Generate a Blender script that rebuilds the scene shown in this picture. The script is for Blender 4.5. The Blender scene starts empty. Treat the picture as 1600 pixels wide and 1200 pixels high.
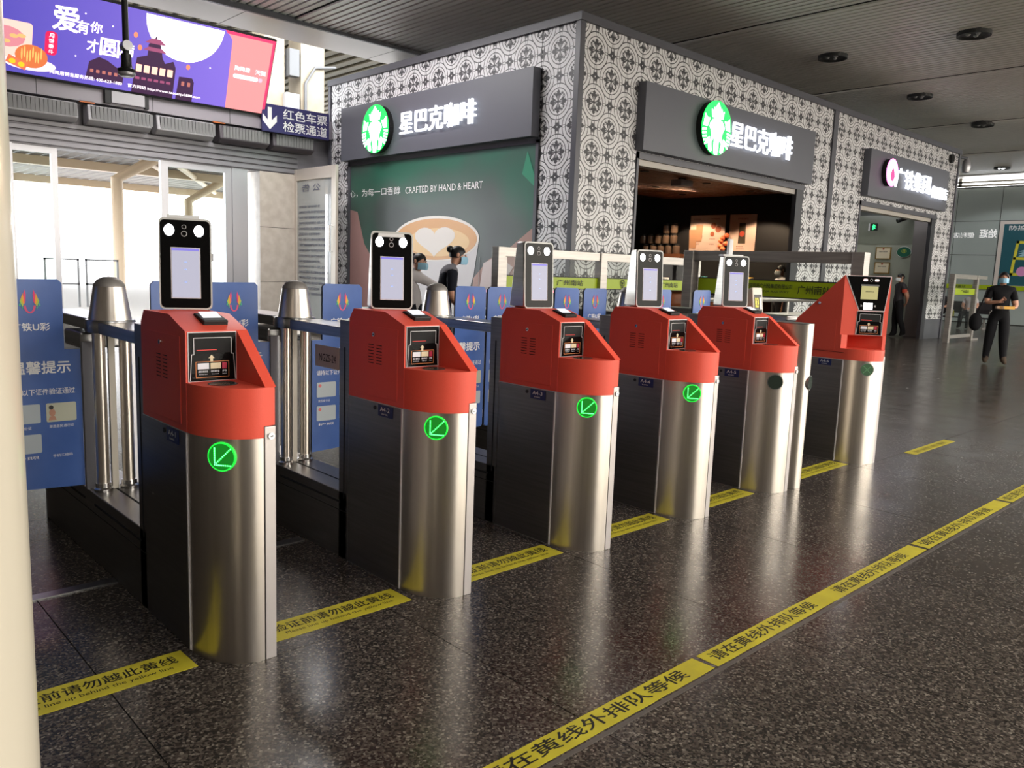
import bpy, bmesh, math, random
from math import sin, cos, pi, radians as RD
from mathutils import Vector, Matrix
random.seed(7)
S = bpy.context.scene
COL = S.collection

# ------------------------------------------------------------------ camera, world, light, exposure
cd = bpy.data.cameras.new('camera'); cam = bpy.data.objects.new('camera', cd); COL.objects.link(cam)
yaw, pitch, roll, FPX = 0.7576, 0.142, 0.0374, 1253.97
F = Vector((sin(yaw)*cos(pitch), cos(yaw)*cos(pitch), -sin(pitch)))
Rt = Vector((cos(yaw), -sin(yaw), 0)); Up = Rt.cross(F)
r_ = cos(roll)*Rt + sin(roll)*Up; u_ = -sin(roll)*Rt + cos(roll)*Up
cam.matrix_world = Matrix(((r_.x, u_.x, -F.x, 0), (r_.y, u_.y, -F.y, 0), (r_.z, u_.z, -F.z, 1.42), (0, 0, 0, 1)))
cd.sensor_width = 36; cd.lens = FPX/1600*36; cd.clip_start = .05; cd.clip_end = 400
S.camera = cam
w = bpy.data.worlds.new('world'); S.world = w; w.use_nodes = True
bg = w.node_tree.nodes['Background']; bg.inputs[0].default_value = (.93, .96, 1, 1); bg.inputs[1].default_value = 6.0
S.view_settings.view_transform = 'Standard'; S.view_settings.look = 'None'
S.view_settings.exposure = 1.18; S.view_settings.gamma = 1; S.view_settings.use_curve_mapping = False
S.cycles.use_denoising = True
S.cycles.max_bounces = 7; S.cycles.diffuse_bounces = 3; S.cycles.glossy_bounces = 4; S.cycles.transparent_max_bounces = 12
S.cycles.caustics_reflective = False; S.cycles.caustics_refractive = False
S.cycles.sample_clamp_indirect = 6

def portal(loc, rot, sx, sy):
    l = bpy.data.lights.new('portal', 'AREA'); l.shape = 'RECTANGLE'; l.size = sx; l.size_y = sy
    l.cycles.is_portal = True
    o = bpy.data.objects.new('portal', l); o.location = loc; o.rotation_euler = rot; COL.objects.link(o)
portal((18, -8.9, 2.9), (RD(90), 0, 0), 34, 5.2)          # facade opening behind the camera (light flows towards +Y)
portal((4.5, 15.2, 2.9), (RD(-90), 0, 0), 12, 5.4)         # doors side
def fill_light(x, y, sx, sy, e, c=(1, .955, .9)):
    l = bpy.data.lights.new('fill_lamp', 'AREA'); l.shape = 'RECTANGLE'; l.size = sx; l.size_y = sy; l.energy = e; l.color = c
    o = bpy.data.objects.new('fill_lamp', l); o.location = (x, y, 5.5); COL.objects.link(o)
for _x, _e in ((0, 110), (5, 170), (10, 230), (16, 260), (22, 330), (29, 420)): fill_light(_x, -4.5, 1.2, 5, _e)      # added fill lights out of view, raising the hall's ambient level
fill_light(6.0, 11.2, 1.2, 4, 130, (1, .97, .95))  # added fill light for the left kiosk face, no fixture

# ------------------------------------------------------------------ materials
def C(r, g=None, b=None):
    if g is None: g = b = r
    f = lambda c: ((c/255+.055)/1.055)**2.4 if c/255 > .04045 else c/255/12.92
    return (f(r), f(g), f(b), 1)
MATS = {}
def mat(name, col, rough=.5, metal=0, emit=None, es=1, alpha=1, spec=.5, trans=0, coat=0):
    if name in MATS: return MATS[name]
    m = bpy.data.materials.new(name); m.use_nodes = True; b = m.node_tree.nodes['Principled BSDF']
    b.inputs['Base Color'].default_value = col; b.inputs['Roughness'].default_value = rough
    b.inputs['Metallic'].default_value = metal; b.inputs['Specular IOR Level'].default_value = spec
    if emit: b.inputs['Emission Color'].default_value = emit; b.inputs['Emission Strength'].default_value = es
    if alpha < 1: b.inputs['Alpha'].default_value = alpha
    if trans: b.inputs['Transmission Weight'].default_value = trans
    if coat: b.inputs['Coat Weight'].default_value = coat
    MATS[name] = m; return m
class N:
    """tiny expression builder for math nodes"""
    def __init__(s, nt, sock): s.nt, s.s = nt, sock
    def op(s, o, *a):
        n = s.nt.nodes.new('ShaderNodeMath'); n.operation = o
        for i, x in enumerate((s,)+a):
            if isinstance(x, N): s.nt.links.new(x.s, n.inputs[i])
            else: n.inputs[i].default_value = x
        return N(s.nt, n.outputs[0])
    def __add__(s, o): return s.op('ADD', o)
    def __sub__(s, o): return s.op('SUBTRACT', o)
    def __mul__(s, o): return s.op('MULTIPLY', o)
    def __truediv__(s, o): return s.op('DIVIDE', o)
    def abs(s): return s.op('ABSOLUTE')
    def max(s, o): return s.op('MAXIMUM', o)
    def min(s, o): return s.op('MINIMUM', o)
    def lt(s, o): return s.op('LESS_THAN', o)
    def gt(s, o): return s.op('GREATER_THAN', o)
    def sqrt(s): return s.op('SQRT')
    def wrap(s, p): return s.op('WRAP', p/2, -p/2)
def noisemat(name, c1, c2, scale=(20, 20, 20), rough=.5, rvar=.1, metal=0, spec=.5, bump=0, detail=3, lo=.35, hi=.65, obj=False):
    if name in MATS: return MATS[name]
    m = mat(name, c1, rough, metal, spec=spec); nt = m.node_tree; b = nt.nodes['Principled BSDF']
    tc = nt.nodes.new('ShaderNodeNewGeometry'); src = tc.outputs['Position']
    if obj: src = nt.nodes.new('ShaderNodeTexCoord').outputs['Object']
    mp = nt.nodes.new('ShaderNodeMapping'); mp.inputs['Scale'].default_value = scale; nt.links.new(src, mp.inputs[0])
    nz = nt.nodes.new('ShaderNodeTexNoise'); nz.inputs['Scale'].default_value = 1; nz.inputs['Detail'].default_value = detail; nt.links.new(mp.outputs[0], nz.inputs[0])
    cr = nt.nodes.new('ShaderNodeValToRGB'); e = cr.color_ramp.elements
    e[0].position = lo; e[1].position = hi; e[0].color = c1; e[1].color = c2
    nt.links.new(nz.outputs[0], cr.inputs[0]); nt.links.new(cr.outputs[0], b.inputs['Base Color'])
    if rvar:
        mr = nt.nodes.new('ShaderNodeMapRange'); mr.inputs[3].default_value = rough-rvar; mr.inputs[4].default_value = rough+rvar
        nt.links.new(nz.outputs[0], mr.inputs[0]); nt.links.new(mr.outputs[0], b.inputs['Roughness'])
    if bump:
        bn = nt.nodes.new('ShaderNodeBump'); bn.inputs['Strength'].default_value = bump; bn.inputs['Distance'].default_value = .002
        nt.links.new(nz.outputs[0], bn.inputs['Height']); nt.links.new(bn.outputs[0], b.inputs['Normal'])
    return m

def granite():
    m = mat('granite', C(60), .16, spec=.35); nt = m.node_tree; b = nt.nodes['Principled BSDF']
    g = nt.nodes.new('ShaderNodeNewGeometry')
    v = nt.nodes.new('ShaderNodeTexVoronoi'); v.inputs['Scale'].default_value = 130; nt.links.new(g.outputs['Position'], v.inputs['Vector'])
    sp = nt.nodes.new('ShaderNodeSeparateColor'); nt.links.new(v.outputs['Color'], sp.inputs[0])
    cr = nt.nodes.new('ShaderNodeValToRGB'); cr.color_ramp.interpolation = 'CONSTANT'
    e = cr.color_ramp.elements; e[0].color = C(46, 42, 39); e[1].position = .3; e[1].color = C(78, 70, 64)
    for p, c in ((.58, C(98, 90, 82)), (.8, C(60, 53, 48)), (.93, C(132, 124, 114))):
        x = e.new(p); x.color = c
    nt.links.new(sp.outputs[0], cr.inputs[0])
    nz = nt.nodes.new('ShaderNodeTexNoise'); nz.inputs['Scale'].default_value = 1.1; nz.inputs['Detail'].default_value = 5; nt.links.new(g.outputs['Position'], nz.inputs[0])
    oi = nt.nodes.new('ShaderNodeObjectInfo')
    mr = nt.nodes.new('ShaderNodeMapRange'); mr.inputs[3].default_value = .62; mr.inputs[4].default_value = .95
    nt.links.new(nz.outputs[0], mr.inputs[0])
    rv = N(nt, oi.outputs['Random'])*.16 + .9; k = N(nt, mr.outputs[0])*rv
    mx = nt.nodes.new('ShaderNodeVectorMath'); mx.operation = 'SCALE'; nt.links.new(cr.outputs[0], mx.inputs[0]); nt.links.new(k.s, mx.inputs['Scale'])
    nt.links.new(mx.outputs[0], b.inputs['Base Color'])
    n2 = nt.nodes.new('ShaderNodeTexNoise'); n2.inputs['Scale'].default_value = 3; n2.inputs['Detail'].default_value = 6; nt.links.new(g.outputs['Position'], n2.inputs[0])
    m2 = nt.nodes.new('ShaderNodeMapRange'); m2.inputs[3].default_value = .1; m2.inputs[4].default_value = .34; nt.links.new(n2.outputs[0], m2.inputs[0]); nt.links.new(m2.outputs[0], b.inputs['Roughness'])
    return m

def pattern():
    """black line print of ringed medallions and stars on a pale cladding"""
    m = mat('cladding_print', C(200), .45); nt = m.node_tree; b = nt.nodes['Principled BSDF']
    g = nt.nodes.new('ShaderNodeNewGeometry'); sx = nt.nodes.new('ShaderNodeSeparateXYZ'); nt.links.new(g.outputs['Position'], sx.inputs[0])
    nn = nt.nodes.new('ShaderNodeSeparateXYZ'); nt.links.new(g.outputs['Normal'], nn.inputs[0])
    X, Y, Z = (N(nt, sx.outputs[i]) for i in range(3)); fx = N(nt, nn.outputs[0]).abs().gt(.5)
    u = (X-8.948)*(fx*-1+1) + (Y-8.355)*fx; v = Z-4.53
    p = .704
    def medal(x, y):
        ax, ay = x.abs(), y.abs(); r = (x*x+y*y).sqrt(); M = ax.max(ay); n = ax.min(ay)
        ring = (r-.252).abs().lt(.0065).max((r-.188).abs().lt(.0065))
        dd = M-.22; d = (dd*dd*.6+n*n*1.6).sqrt(); loop = (d-.022).abs().lt(.006)
        inl = d.lt(.02)
        wdt = (M*.62).min((N(nt, M.s)*-1.5+.245)).max(0.014)
        arm = n.lt(wdt)*M.lt(.163)
        notch = ((M-.125).abs().lt(.008))*n.gt(.028)
        line = n.lt(.003)*M.lt(.19)
        e1 = M-.11; e2 = n-.082; dot = (e1*e1+e2*e2).sqrt().lt(.017)
        cur = ((e1*e1+e2*e2).sqrt()-.03).abs().lt(.0035)*n.lt(.075)
        slit = (n-.012).abs().lt(.003)*M.lt(.08)*M.gt(.03)
        return ring.max(loop).max(arm*(notch*-1+1)*(slit*-1+1)).max(line).max(dot).max(cur)*(inl*-1+1)
    def star(x, y):
        ax, ay = x.abs(), y.abs(); k = (x*x+y*y).sqrt()
        a = (ax*.42+ay*1.0).lt(.045)*ax.lt(.11)
        s = ((ax-.028).abs()+ay*.19).lt(.0235)*ay.lt(.125)
        t = (ax*1.2+ay).lt(.07)
        return a.max(s).max(t)*k.gt(.011)
    out = None
    for f, du, dv in ((medal, 0, 0), (medal, .5, .5), (star, .5, 0), (star, 0, .5)):
        q = f((u+du*p).wrap(p), (v+dv*p).wrap(p)); out = q if out is None else out.max(q)
    mx = nt.nodes.new('ShaderNodeMix'); mx.data_type = 'RGBA'
    mx.inputs[6].default_value = C(224, 223, 225); mx.inputs[7].default_value = C(52, 51, 56)
    nt.links.new(out.s, mx.inputs[0]); nt.links.new(mx.outputs[2], b.inputs['Base Color'])
    return m

GRAN = granite(); PATT = pattern()
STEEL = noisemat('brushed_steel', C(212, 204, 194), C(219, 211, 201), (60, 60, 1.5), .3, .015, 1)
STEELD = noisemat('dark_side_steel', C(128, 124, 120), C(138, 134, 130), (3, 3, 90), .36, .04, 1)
STEELH = noisemat('satin_rail_steel', C(150), C(172), (3, 3, 60), .3, .05, 1)
CHROME = mat('bright_edge_metal', C(225), .2, 1)
RED = noisemat('red_powder_coat', C(226, 82, 63), C(231, 88, 68), (500, 500, 500), .45, .04, 0, .45, detail=1)
BLACK = mat('black_gloss', C(14), .12, spec=.12); BLACKM = mat('black_matt', C(22), .6)
DARK = mat('dark_recess', C(8), .8)
GREYF = mat('grey_fascia', C(90, 92, 101), .45); GREYP = mat('grey_trim', C(84, 85, 92), .4)
WHITE = mat('white_paint', C(225), .4); CREAM = mat('cream_paint', C(206, 198, 184), .4)
ALU = mat('pale_aluminium', C(190, 190, 196), .35, .6)
STONE = noisemat('beige_stone', C(196, 186, 174), C(210, 201, 190), (6, 6, 6), .4, .05)
YEL = noisemat('yellow_tape', C(180, 168, 44), C(196, 184, 52), (9, 9, 9), .45, .08)
INK = mat('black_ink', C(18), .6)
BLUE = noisemat('blue_sticker', C(64, 98, 166), C(70, 104, 174), (8, 8, 8), .32, .05)
NAVY = mat('navy_plate', C(26, 38, 92), .4)
WTXT = mat('white_print', C(235), .5)
GREEN = mat('yellow_green_band', C(150, 172, 14), .4)
def glassmat(name, tint, refl=.5):
    m = bpy.data.materials.new(name); m.use_nodes = True; nt = m.node_tree; nt.nodes.clear(); L = nt.links
    o = nt.nodes.new('ShaderNodeOutputMaterial'); t = nt.nodes.new('ShaderNodeBsdfTransparent'); g = nt.nodes.new('ShaderNodeBsdfGlossy'); f = nt.nodes.new('ShaderNodeFresnel'); x = nt.nodes.new('ShaderNodeMixShader')
    t.inputs[0].default_value = tint; g.inputs['Roughness'].default_value = .02; g.inputs['Color'].default_value = (refl, refl, refl, 1); f.inputs[0].default_value = 1.3
    ge = nt.nodes.new('ShaderNodeNewGeometry'); L.new((N(nt, f.outputs[0])*(N(nt, ge.outputs['Backfacing'])*-1+1)).s, x.inputs[0]); L.new(t.outputs[0], x.inputs[1]); L.new(g.outputs[0], x.inputs[2]); L.new(x.outputs[0], o.inputs[0]); MATS[name] = m; return m
GLASS = glassmat('clear_glass', (.9, .94, .92, 1))
WOOD = noisemat('brown_wood', C(110, 66, 44), C(140, 88, 58), (2, 2, 20), .5, .05)
def em(name, col, s): return mat('glow_'+name, (0, 0, 0, 1), .5, emit=col, es=s)
LAMPW = em('lamp_white', C(250, 250, 255), 9); SIGNW = em('sign_white', C(240, 244, 255), 1.25)
LEDG = em('led_green', C(60, 255, 90), 4); LEDB = em('led_back', C(20, 140, 34), .38); SCRW = em('screen_pale', C(205, 203, 222), .38)

# ------------------------------------------------------------------ mesh helpers
class MB:
    def __init__(s): s.v = []; s.f = []; s.m = []; s.mi = 0
    def add(s, vs, fs):
        b = len(s.v); s.v += [tuple(x) for x in vs]; s.f += [[b+i for i in f] for f in fs]; s.m += [s.mi]*len(fs); return s
    def box(s, x0, x1, y0, y1, z0, z1):
        return s.add([(x, y, z) for z in (z0, z1) for y in (y0, y1) for x in (x0, x1)],
                     [(0, 2, 3, 1), (4, 5, 7, 6), (0, 1, 5, 4), (2, 6, 7, 3), (0, 4, 6, 2), (1, 3, 7, 5)])
    def prism(s, pts, a, lo, hi):
        """2-D polygon extruded along axis a; pts are the other two axes in order"""
        n = len(pts)
        def P(q, t): return {0: (t, q[0], q[1]), 1: (q[0], t, q[1]), 2: (q[0], q[1], t)}[a]
        return s.add([P(q, lo) for q in pts]+[P(q, hi) for q in pts],
                     [list(range(n))[::-1], list(range(n, 2*n))]+[(i, (i+1) % n, n+(i+1) % n, n+i) for i in range(n)])
    def tube(s, pts, r, n=12, cap=True):
        pts = [Vector(p) for p in pts]; R = r if isinstance(r, (list, tuple)) else [r]*len(pts); b = []
        t0 = (pts[1]-pts[0]).normalized(); a = t0.orthogonal().normalized(); vs = []
        for i, p in enumerate(pts):
            t = (pts[min(i+1, len(pts)-1)]-pts[max(i-1, 0)]).normalized(); a = (a-t*a.dot(t)).normalized(); c = t.cross(a)
            vs += [p+(a*cos(2*pi*k/n)+c*sin(2*pi*k/n))*R[i] for k in range(n)]
        fs = [(i*n+k, i*n+(k+1) % n, (i+1)*n+(k+1) % n, (i+1)*n+k) for i in range(len(pts)-1) for k in range(n)]
        if cap: fs += [list(range(n))[::-1], [(len(pts)-1)*n+k for k in range(n)]]
        return s.add(vs, fs)
    def lathe(s, prof, cx=0, cy=0, n=28):
        vs = [(cx+r*cos(2*pi*k/n), cy+r*sin(2*pi*k/n), z) for r, z in prof for k in range(n)]
        fs = [(i*n+k, i*n+(k+1) % n, (i+1)*n+(k+1) % n, (i+1)*n+k) for i in range(len(prof)-1) for k in range(n)]
        return s.add(vs, fs+[list(range(n))[::-1], [(len(prof)-1)*n+k for k in range(n)]])
    def quad(s, a, b, c, d): return s.add([a, b, c, d], [(0, 1, 2, 3)])
    def ball(s, c, rx, ry=None, rz=None, n=10, m=7):
        ry = ry or rx; rz = rz or rx; vs = []
        for i in range(m+1):
            th = pi*i/m
            vs += [(c[0]+rx*sin(th)*cos(2*pi*k/n), c[1]+ry*sin(th)*sin(2*pi*k/n), c[2]+rz*cos(th)) for k in range(n)]
        return s.add(vs, [(i*n+k, (i+1)*n+k, (i+1)*n+(k+1) % n, i*n+(k+1) % n) for i in range(m) for k in range(n)])
    def plate(s, O, U, V, poly, t):
        """flat polygon (2-D list) on frame O,U,V with thickness t along U x V"""
        O, U, V = Vector(O), Vector(U), Vector(V); W = U.cross(V).normalized()*t; n = len(poly)
        vs = [O+U*p[0]+V*p[1] for p in poly]
        return s.add(vs+[q+W for q in vs], [list(range(n))[::-1], list(range(n, 2*n))]+[(i, (i+1) % n, n+(i+1) % n, n+i) for i in range(n)])
    def build(s, name, m, parent=None, bevel=0, smooth=False, loc=None, rz=0):
        me = bpy.data.meshes.new(name); me.from_pydata(s.v, [], s.f)
        for x in (m if isinstance(m, (list, tuple)) else [m]): me.materials.append(x)
        for p, i in zip(me.polygons, s.m): p.material_index = i
        bm = bmesh.new(); bm.from_mesh(me)
        bmesh.ops.remove_doubles(bm, verts=bm.verts, dist=1e-6); bmesh.ops.recalc_face_normals(bm, faces=bm.faces)
        bm.to_mesh(me); bm.free()
        if smooth:
            me.shade_smooth()
            try: me.set_sharp_from_angle(angle=RD(35))
            except Exception: pass
        o = bpy.data.objects.new(name, me); COL.objects.link(o)
        if bevel:
            b = o.modifiers.new('bevel', 'BEVEL'); b.width = bevel; b.segments = 2; b.limit_method = 'ANGLE'; b.angle_limit = RD(40)
        if parent: o.parent = parent
        if loc: o.location = loc
        if rz: o.rotation_euler.z = rz
        return o
def thing(name, label, cat, loc=(0, 0, 0), group=None, rz=0):
    o = bpy.data.objects.new(name, None); COL.objects.link(o); o.location = loc; o.rotation_euler.z = rz
    o.empty_display_size = .1
    return tag(o, label, cat, group)
def tag(o, label, cat, group=None):
    o['label'] = label; o['category'] = cat
    if group: o['group'] = group
    return o
def struct(o, kind='structure'):
    o['kind'] = kind; return o
def box(name, m, b, parent=None, bevel=0): return MB().box(*b).build(name, m, parent, bevel)

_tc = {}
def glyphs(txt, bold):
    k = txt
    if k not in _tc:
        c = bpy.data.curves.new('t', 'FONT'); c.body = txt; c.resolution_u = 3
        o = bpy.data.objects.new('t', c); COL.objects.link(o)
        bpy.context.view_layer.update()
        me = bpy.data.meshes.new_from_object(o.evaluated_get(bpy.context.evaluated_depsgraph_get()))
        vs = [v.co.copy() for v in me.vertices]; fs = [list(p.vertices) for p in me.polygons]
        bpy.data.objects.remove(o); bpy.data.curves.remove(c); bpy.data.meshes.remove(me)
        _tc[k] = (vs, fs)
    return _tc[k]
def text(name, txt, O, U, V, wd, ht, m, parent=None, bold=.01, mirror=False, thick=0, mb=None):
    """lettering fitted in the rectangle O..O+U*wd, O..O+V*ht"""
    vs, fs = glyphs(txt, bold)
    if not vs: return None
    x0 = min(v.x for v in vs); x1 = max(v.x for v in vs); y0 = min(v.y for v in vs); y1 = max(v.y for v in vs)
    O, U, V = Vector(O), Vector(U).normalized(), Vector(V).normalized(); W = U.cross(V)
    P = []; kx = wd/max(x1-x0, 1e-6); ky = ht/max(y1-y0, 1e-6); e = min(bold, .024)
    for v in vs:
        a = (v.x-x0)*kx; b = (v.y-y0)*ky
        if mirror: a = wd-a
        P.append(O+U*a+V*b+W*thick)
    b = mb or MB(); b.add(P, fs)
    if bold >= .006:            # heavier strokes: the same outline shifted a little each way
        for q_, (dx, dy) in enumerate(((e, 0), (-e, 0), (0, e), (0, -e))): b.add([p+U*dx*kx+V*dy*ky-W*(.00006*(q_+1)) for p in P], fs)
    if thick:
        from collections import Counter
        cnt = Counter(tuple(sorted((f[i], f[(i+1) % len(f)]))) for f in fs for i in range(len(f)))
        n = len(P); ed = [(f[i], f[(i+1) % len(f)]) for f in fs for i in range(len(f)) if cnt[tuple(sorted((f[i], f[(i+1) % len(f)])))] == 1]
        b.add(P+[p-W*thick for p in P], [(e[1], e[0], n+e[0], n+e[1]) for e in ed])
    return b if mb else b.build(name, m, parent)
UX, UY, UZ = Vector((1, 0, 0)), Vector((0, 1, 0)), Vector((0, 0, 1))
def circ(cx, cy, rx, ry=None, n=24, a0=0, a1=2*pi):
    ry = ry or rx; full = abs(a1-a0-2*pi) < 1e-6
    return [(cx+rx*cos(a0+(a1-a0)*k/(n if full else n-1)), cy+ry*sin(a0+(a1-a0)*k/(n if full else n-1))) for k in range(n)]
def rrect(x0, x1, y0, y1, r, n=4):
    p = []
    for cx, cy, a in ((x1-r, y1-r, 0), (x0+r, y1-r, pi/2), (x0+r, y0+r, pi), (x1-r, y0+r, 1.5*pi)):
        p += [(cx+r*cos(a+pi/2*k/n), cy+r*sin(a+pi/2*k/n)) for k in range(n+1)]
    return p
def copy_tree(o, parent=None):
    c = o.copy(); COL.objects.link(c)
    if parent: c.parent = parent
    for ch in list(o.children): copy_tree(ch, c)
    return c

XA = [1.0716, 1.992, 2.941, 3.8526, 4.7979, 6.2047]; YA = 2.7837
KX, KY, KE, KD, KT = 8.605, 7.975, 23.55, 14.68, 4.97     # kiosk corner, right end, far end, top
CZ = 5.6                                                  # ceiling height

# ------------------------------------------------------------------ floor with separate granite tiles
TS = 1.082; TX0, TY0 = .757, 1.475-TS*9
floor = struct(box('floor', mat('grout', C(30), .9), (-7, 37, -9.5, 16, -.2, -.004)))
me = None; cells = []
for i in range(-7, 35):
    for j in range(0, 24):
        x = TX0+TS*i; y = TY0+TS*j
        if x > 37-TS or y > 16-TS: continue
        cells.append((x, y))
def infront(c):
    d = Vector((c[0]+.5, c[1]+.5, -1.42)); z = d.dot(F)
    if z < .6: return 1e3+d.length
    px = d.dot(r_)/z*FPX; return d.length + (1e3 if abs(px) > 900 else 0)
cells.sort(key=infront)
g = .0022
tb = MB().box(g, TS-g, g, TS-g, -.02, 0)
t0 = tb.build('tile', GRAN, floor, 0); t0.location = (*cells[0], 0)
for c in cells[1:300]:
    o = t0.copy(); COL.objects.link(o); o.location = (c[0], c[1], 0)
rest = MB()
for c in cells[300:]: rest.box(c[0]+g, c[0]+TS-g, c[1]+g, c[1]+TS-g, -.02, 0)
struct(rest.build('tile_field', GRAN, floor), 'stuff')

# ------------------------------------------------------------------ ceiling of narrow slats
SLAT = noisemat('slat_paint', C(205, 201, 194), C(214, 210, 203), (1, 1, 1), .4, .08, .0)
ceil_ = struct(box('ceiling', mat('plenum_dark', C(36), .9), (-7, 37, -9.5, 13.55, CZ+.16, CZ+.3)))
sl = MB().prism([(-.052, .03), (-.052, .0), (.052, 0), (.052, .03)], 1, -9.4, 13.5).build('slat', SLAT, ceil_)
sl.location = (-3.5, 0, CZ)
nx = int((36.8+3.5)/.15)
for k in range(1, nx):
    o = sl.copy(); COL.objects.link(o); o.location.x = -3.5+.15*k
    o.location.z = CZ + (.035 if (k//9) % 4 == 3 else 0)
# smooth soffit along the door side
soff = struct(box('trim_1', mat('soffit_paint', C(196, 190, 190), .32), (-7, 37, 13.55, 14.75, CZ-.02, CZ+.3)))
for k in range(12): box('panel_joint', DARK, (-6+k*3.1, -5.99+k*3.1, 13.55, 14.75, CZ-.0215, CZ-.02), soff)
struct(box('trim_2', GREYP, (-7, 37, 13.5, 13.56, CZ-.06, CZ+.3)))
LENS = mat('dark_lamp_glass', C(60, 55, 52), .1)
def downlight(x, y, lit, label):
    t = thing('ceiling_downlight', label, 'downlight', (x, y, CZ-.03), 'round downlights in the slat ceiling')
    MB().lathe([(.2, 0), (.24, -.03), (.26, -.03), (.27, .1), (.2, .1)]).build('ring', BLACKM, t, smooth=True)
    MB().lathe([(.02, .03), (.19, .03), (.19, .035)]).build('lens', LAMPW if lit else LENS, t)
    for a in range(3): MB().ball((.09*cos(a*2.1), .09*sin(a*2.1), .015), .045).build('bulb', LAMPW if lit else mat('bulb_glass', C(150), .1), t, smooth=True)
downlight(15.1, 5.1, 0, 'unlit round downlight in the slat ceiling, nearest the top right corner')
for x, l in ((15.05, 'unlit round downlight above the corner end of the coffee kiosk'), (19.3, 'unlit round downlight above the middle of the kiosk, second in its row'), (23.55, 'unlit round downlight above the convenience shop sign')):
    downlight(x, 7.5, 0, l)
downlight(32.3, 9.5, 1, 'lit white downlight near the far grey wall')
sp = bpy.data.lights.new('far_lamp', 'SPOT'); sp.energy = 70; sp.spot_size = 2.4; sp.shadow_soft_size = .15
so = bpy.data.objects.new('far_lamp', sp); so.location = (32.3, 9.5, CZ-.1); COL.objects.link(so)

# ------------------------------------------------------------------ hall walls
WALLG = noisemat('grey_green_panel', C(150, 160, 158), C(158, 168, 166), (.5, .5, .5), .35, .05)
wr = struct(box('wall_right', mat('joint_dark', C(60), .8), (34.92, 35.2, -9.5, 16, 0, 5.25)))
ys = [16, 13.4, 11.7, 10.12, 8.6, 7, 5.4, 3.8, 2.2, .6, -1, -2.6, -4.2, -5.8, -7.4, -9.4]; zs = [.02, 1.32, 2.64, 3.94, 5.2]
for a in range(len(ys)-1):
    for b in range(4):
        box('panel', WALLG, (34.9, 34.93, ys[a+1]+.012, ys[a]-.012, zs[b]+.012, zs[b+1]-.012), wr)
rl = thing('wall_top_rail', 'cream horizontal double rail above the far grey wall', 'rail', (34.7, 0, 0))
box('rail_bar', CREAM, (0, .08, -9.4, 16, 5.24, 5.32), rl); box('rail_bar', CREAM, (0, .08, -9.4, 16, 5.38, 5.45), rl)
for y in (11.55, 4, -2): box('rail_post', CREAM, (.0, .07, y, y+.12, 5.25, 5.58), rl)
wl = struct(box('wall_left', mat('hall_mid', C(120, 114, 108), .5), (-7.2, -7, -9.5, 16, 0, CZ+.3)))
# facade behind the camera: glazing bars, daylight dimmed by added tinted panes
fb = struct(MB().box(-7, 1.5, -9.7, -9.5, 0, CZ+.3).box(1.5, 37, -9.7, -9.5, 5, CZ+.3).build('wall_back', mat('hall_pale', C(168, 162, 154), .5)))
TINT = bpy.data.materials.new('dimming_glazing'); TINT.use_nodes = True; TINT.node_tree.nodes.clear()  # added tint, cuts the daylight coming through the facade
_o = TINT.node_tree.nodes.new('ShaderNodeOutputMaterial'); _t = TINT.node_tree.nodes.new('ShaderNodeBsdfTransparent'); _t.inputs[0].default_value = (.78, .74, .68, 1); TINT.node_tree.links.new(_t.outputs[0], _o.inputs[0])
for k in range(9): box('pane', TINT, (max(1.5, -.1+k*4.2), min(37, 4.0+k*4.2), -9.6, -9.58, 0, 5), fb)
for k in range(8): box('mullion', GREYP, (4+k*4.2, 4.12+k*4.2, -9.65, -9.5, 0, 5), fb)
ext = struct(box('trim_3', mat('paving_pale', C(170, 166, 160), .8), (-60, 100, -60, -9.7, -.3, -.02)))

# ------------------------------------------------------------------ door side (far left)
YD = 14.9
struct(box('wall_front_added', mat('hall_dark', C(92, 90, 88), .5), (-7, 2.9, YD, YD+.3, 0, CZ+.3)))  # solid dark wall added left of the doors to darken steel reflections
HDR = noisemat('header_metal', C(142, 140, 146), C(152, 150, 156), (1, 1, 8), .4, .05, .3)
hd = struct(MB().box(2.9, 8.75, YD, YD+.35, 3.1, 3.85).build('wall_door_header', HDR))
for k in range(4): box('shutter_slat', HDR, (2.9, 8.0, YD-.05, YD, 3.12+k*.1, 3.2+k*.1), hd, .01)
hf = struct(box('trim_4', mat('lilac_grey', C(150, 144, 152), .4), (2.9, 8.75, YD-.32, YD, 3.84, 4.18)))
for x in (3.4, 5.15, 6.5): box('panel_joint', DARK, (x, x+.008, YD-.322, YD-.32, 3.84, 4.18), hf)
t = thing('control_box', 'grey box fixed on the fascia under the video billboard', 'box', (4.38, YD-.34, 3.86))
box('cover', mat('pale_plastic', C(178, 176, 180), .45), (.1, .62, -.05, .02, .02, .27), t); box('bracket', BLACKM, (0, .09, -.05, .02, 0, .25), t); box('bracket', BLACKM, (.63, .69, -.04, .02, .0, .24), t)
struct(box('wall_pillar', STONE, (7.2, 8.62, YD-.05, YD+.5, 0, 3.1)))
for z in (1.0, 2.05): box('stone_joint', DARK, (7.2, 8.62, YD-.052, YD-.05, z, z+.008), bpy.data.objects['wall_pillar'])
AC = [(2.95, 3.98, 0), (4.12, 5.12, 0), (5.2, 6.2, 0), (6.3, 7.25, 1), (7.33, 8.2, 1)]
acl = ['pale louvred air curtain at the left end of its row over the doors', 'pale louvred air curtain second from the left, under the control box', 'third pale louvred air curtain, last pale one beside the dark ones', 'dark air curtain unit under the red ticket sign arrow', 'dark air curtain unit at the right end beside the kiosk']
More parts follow.
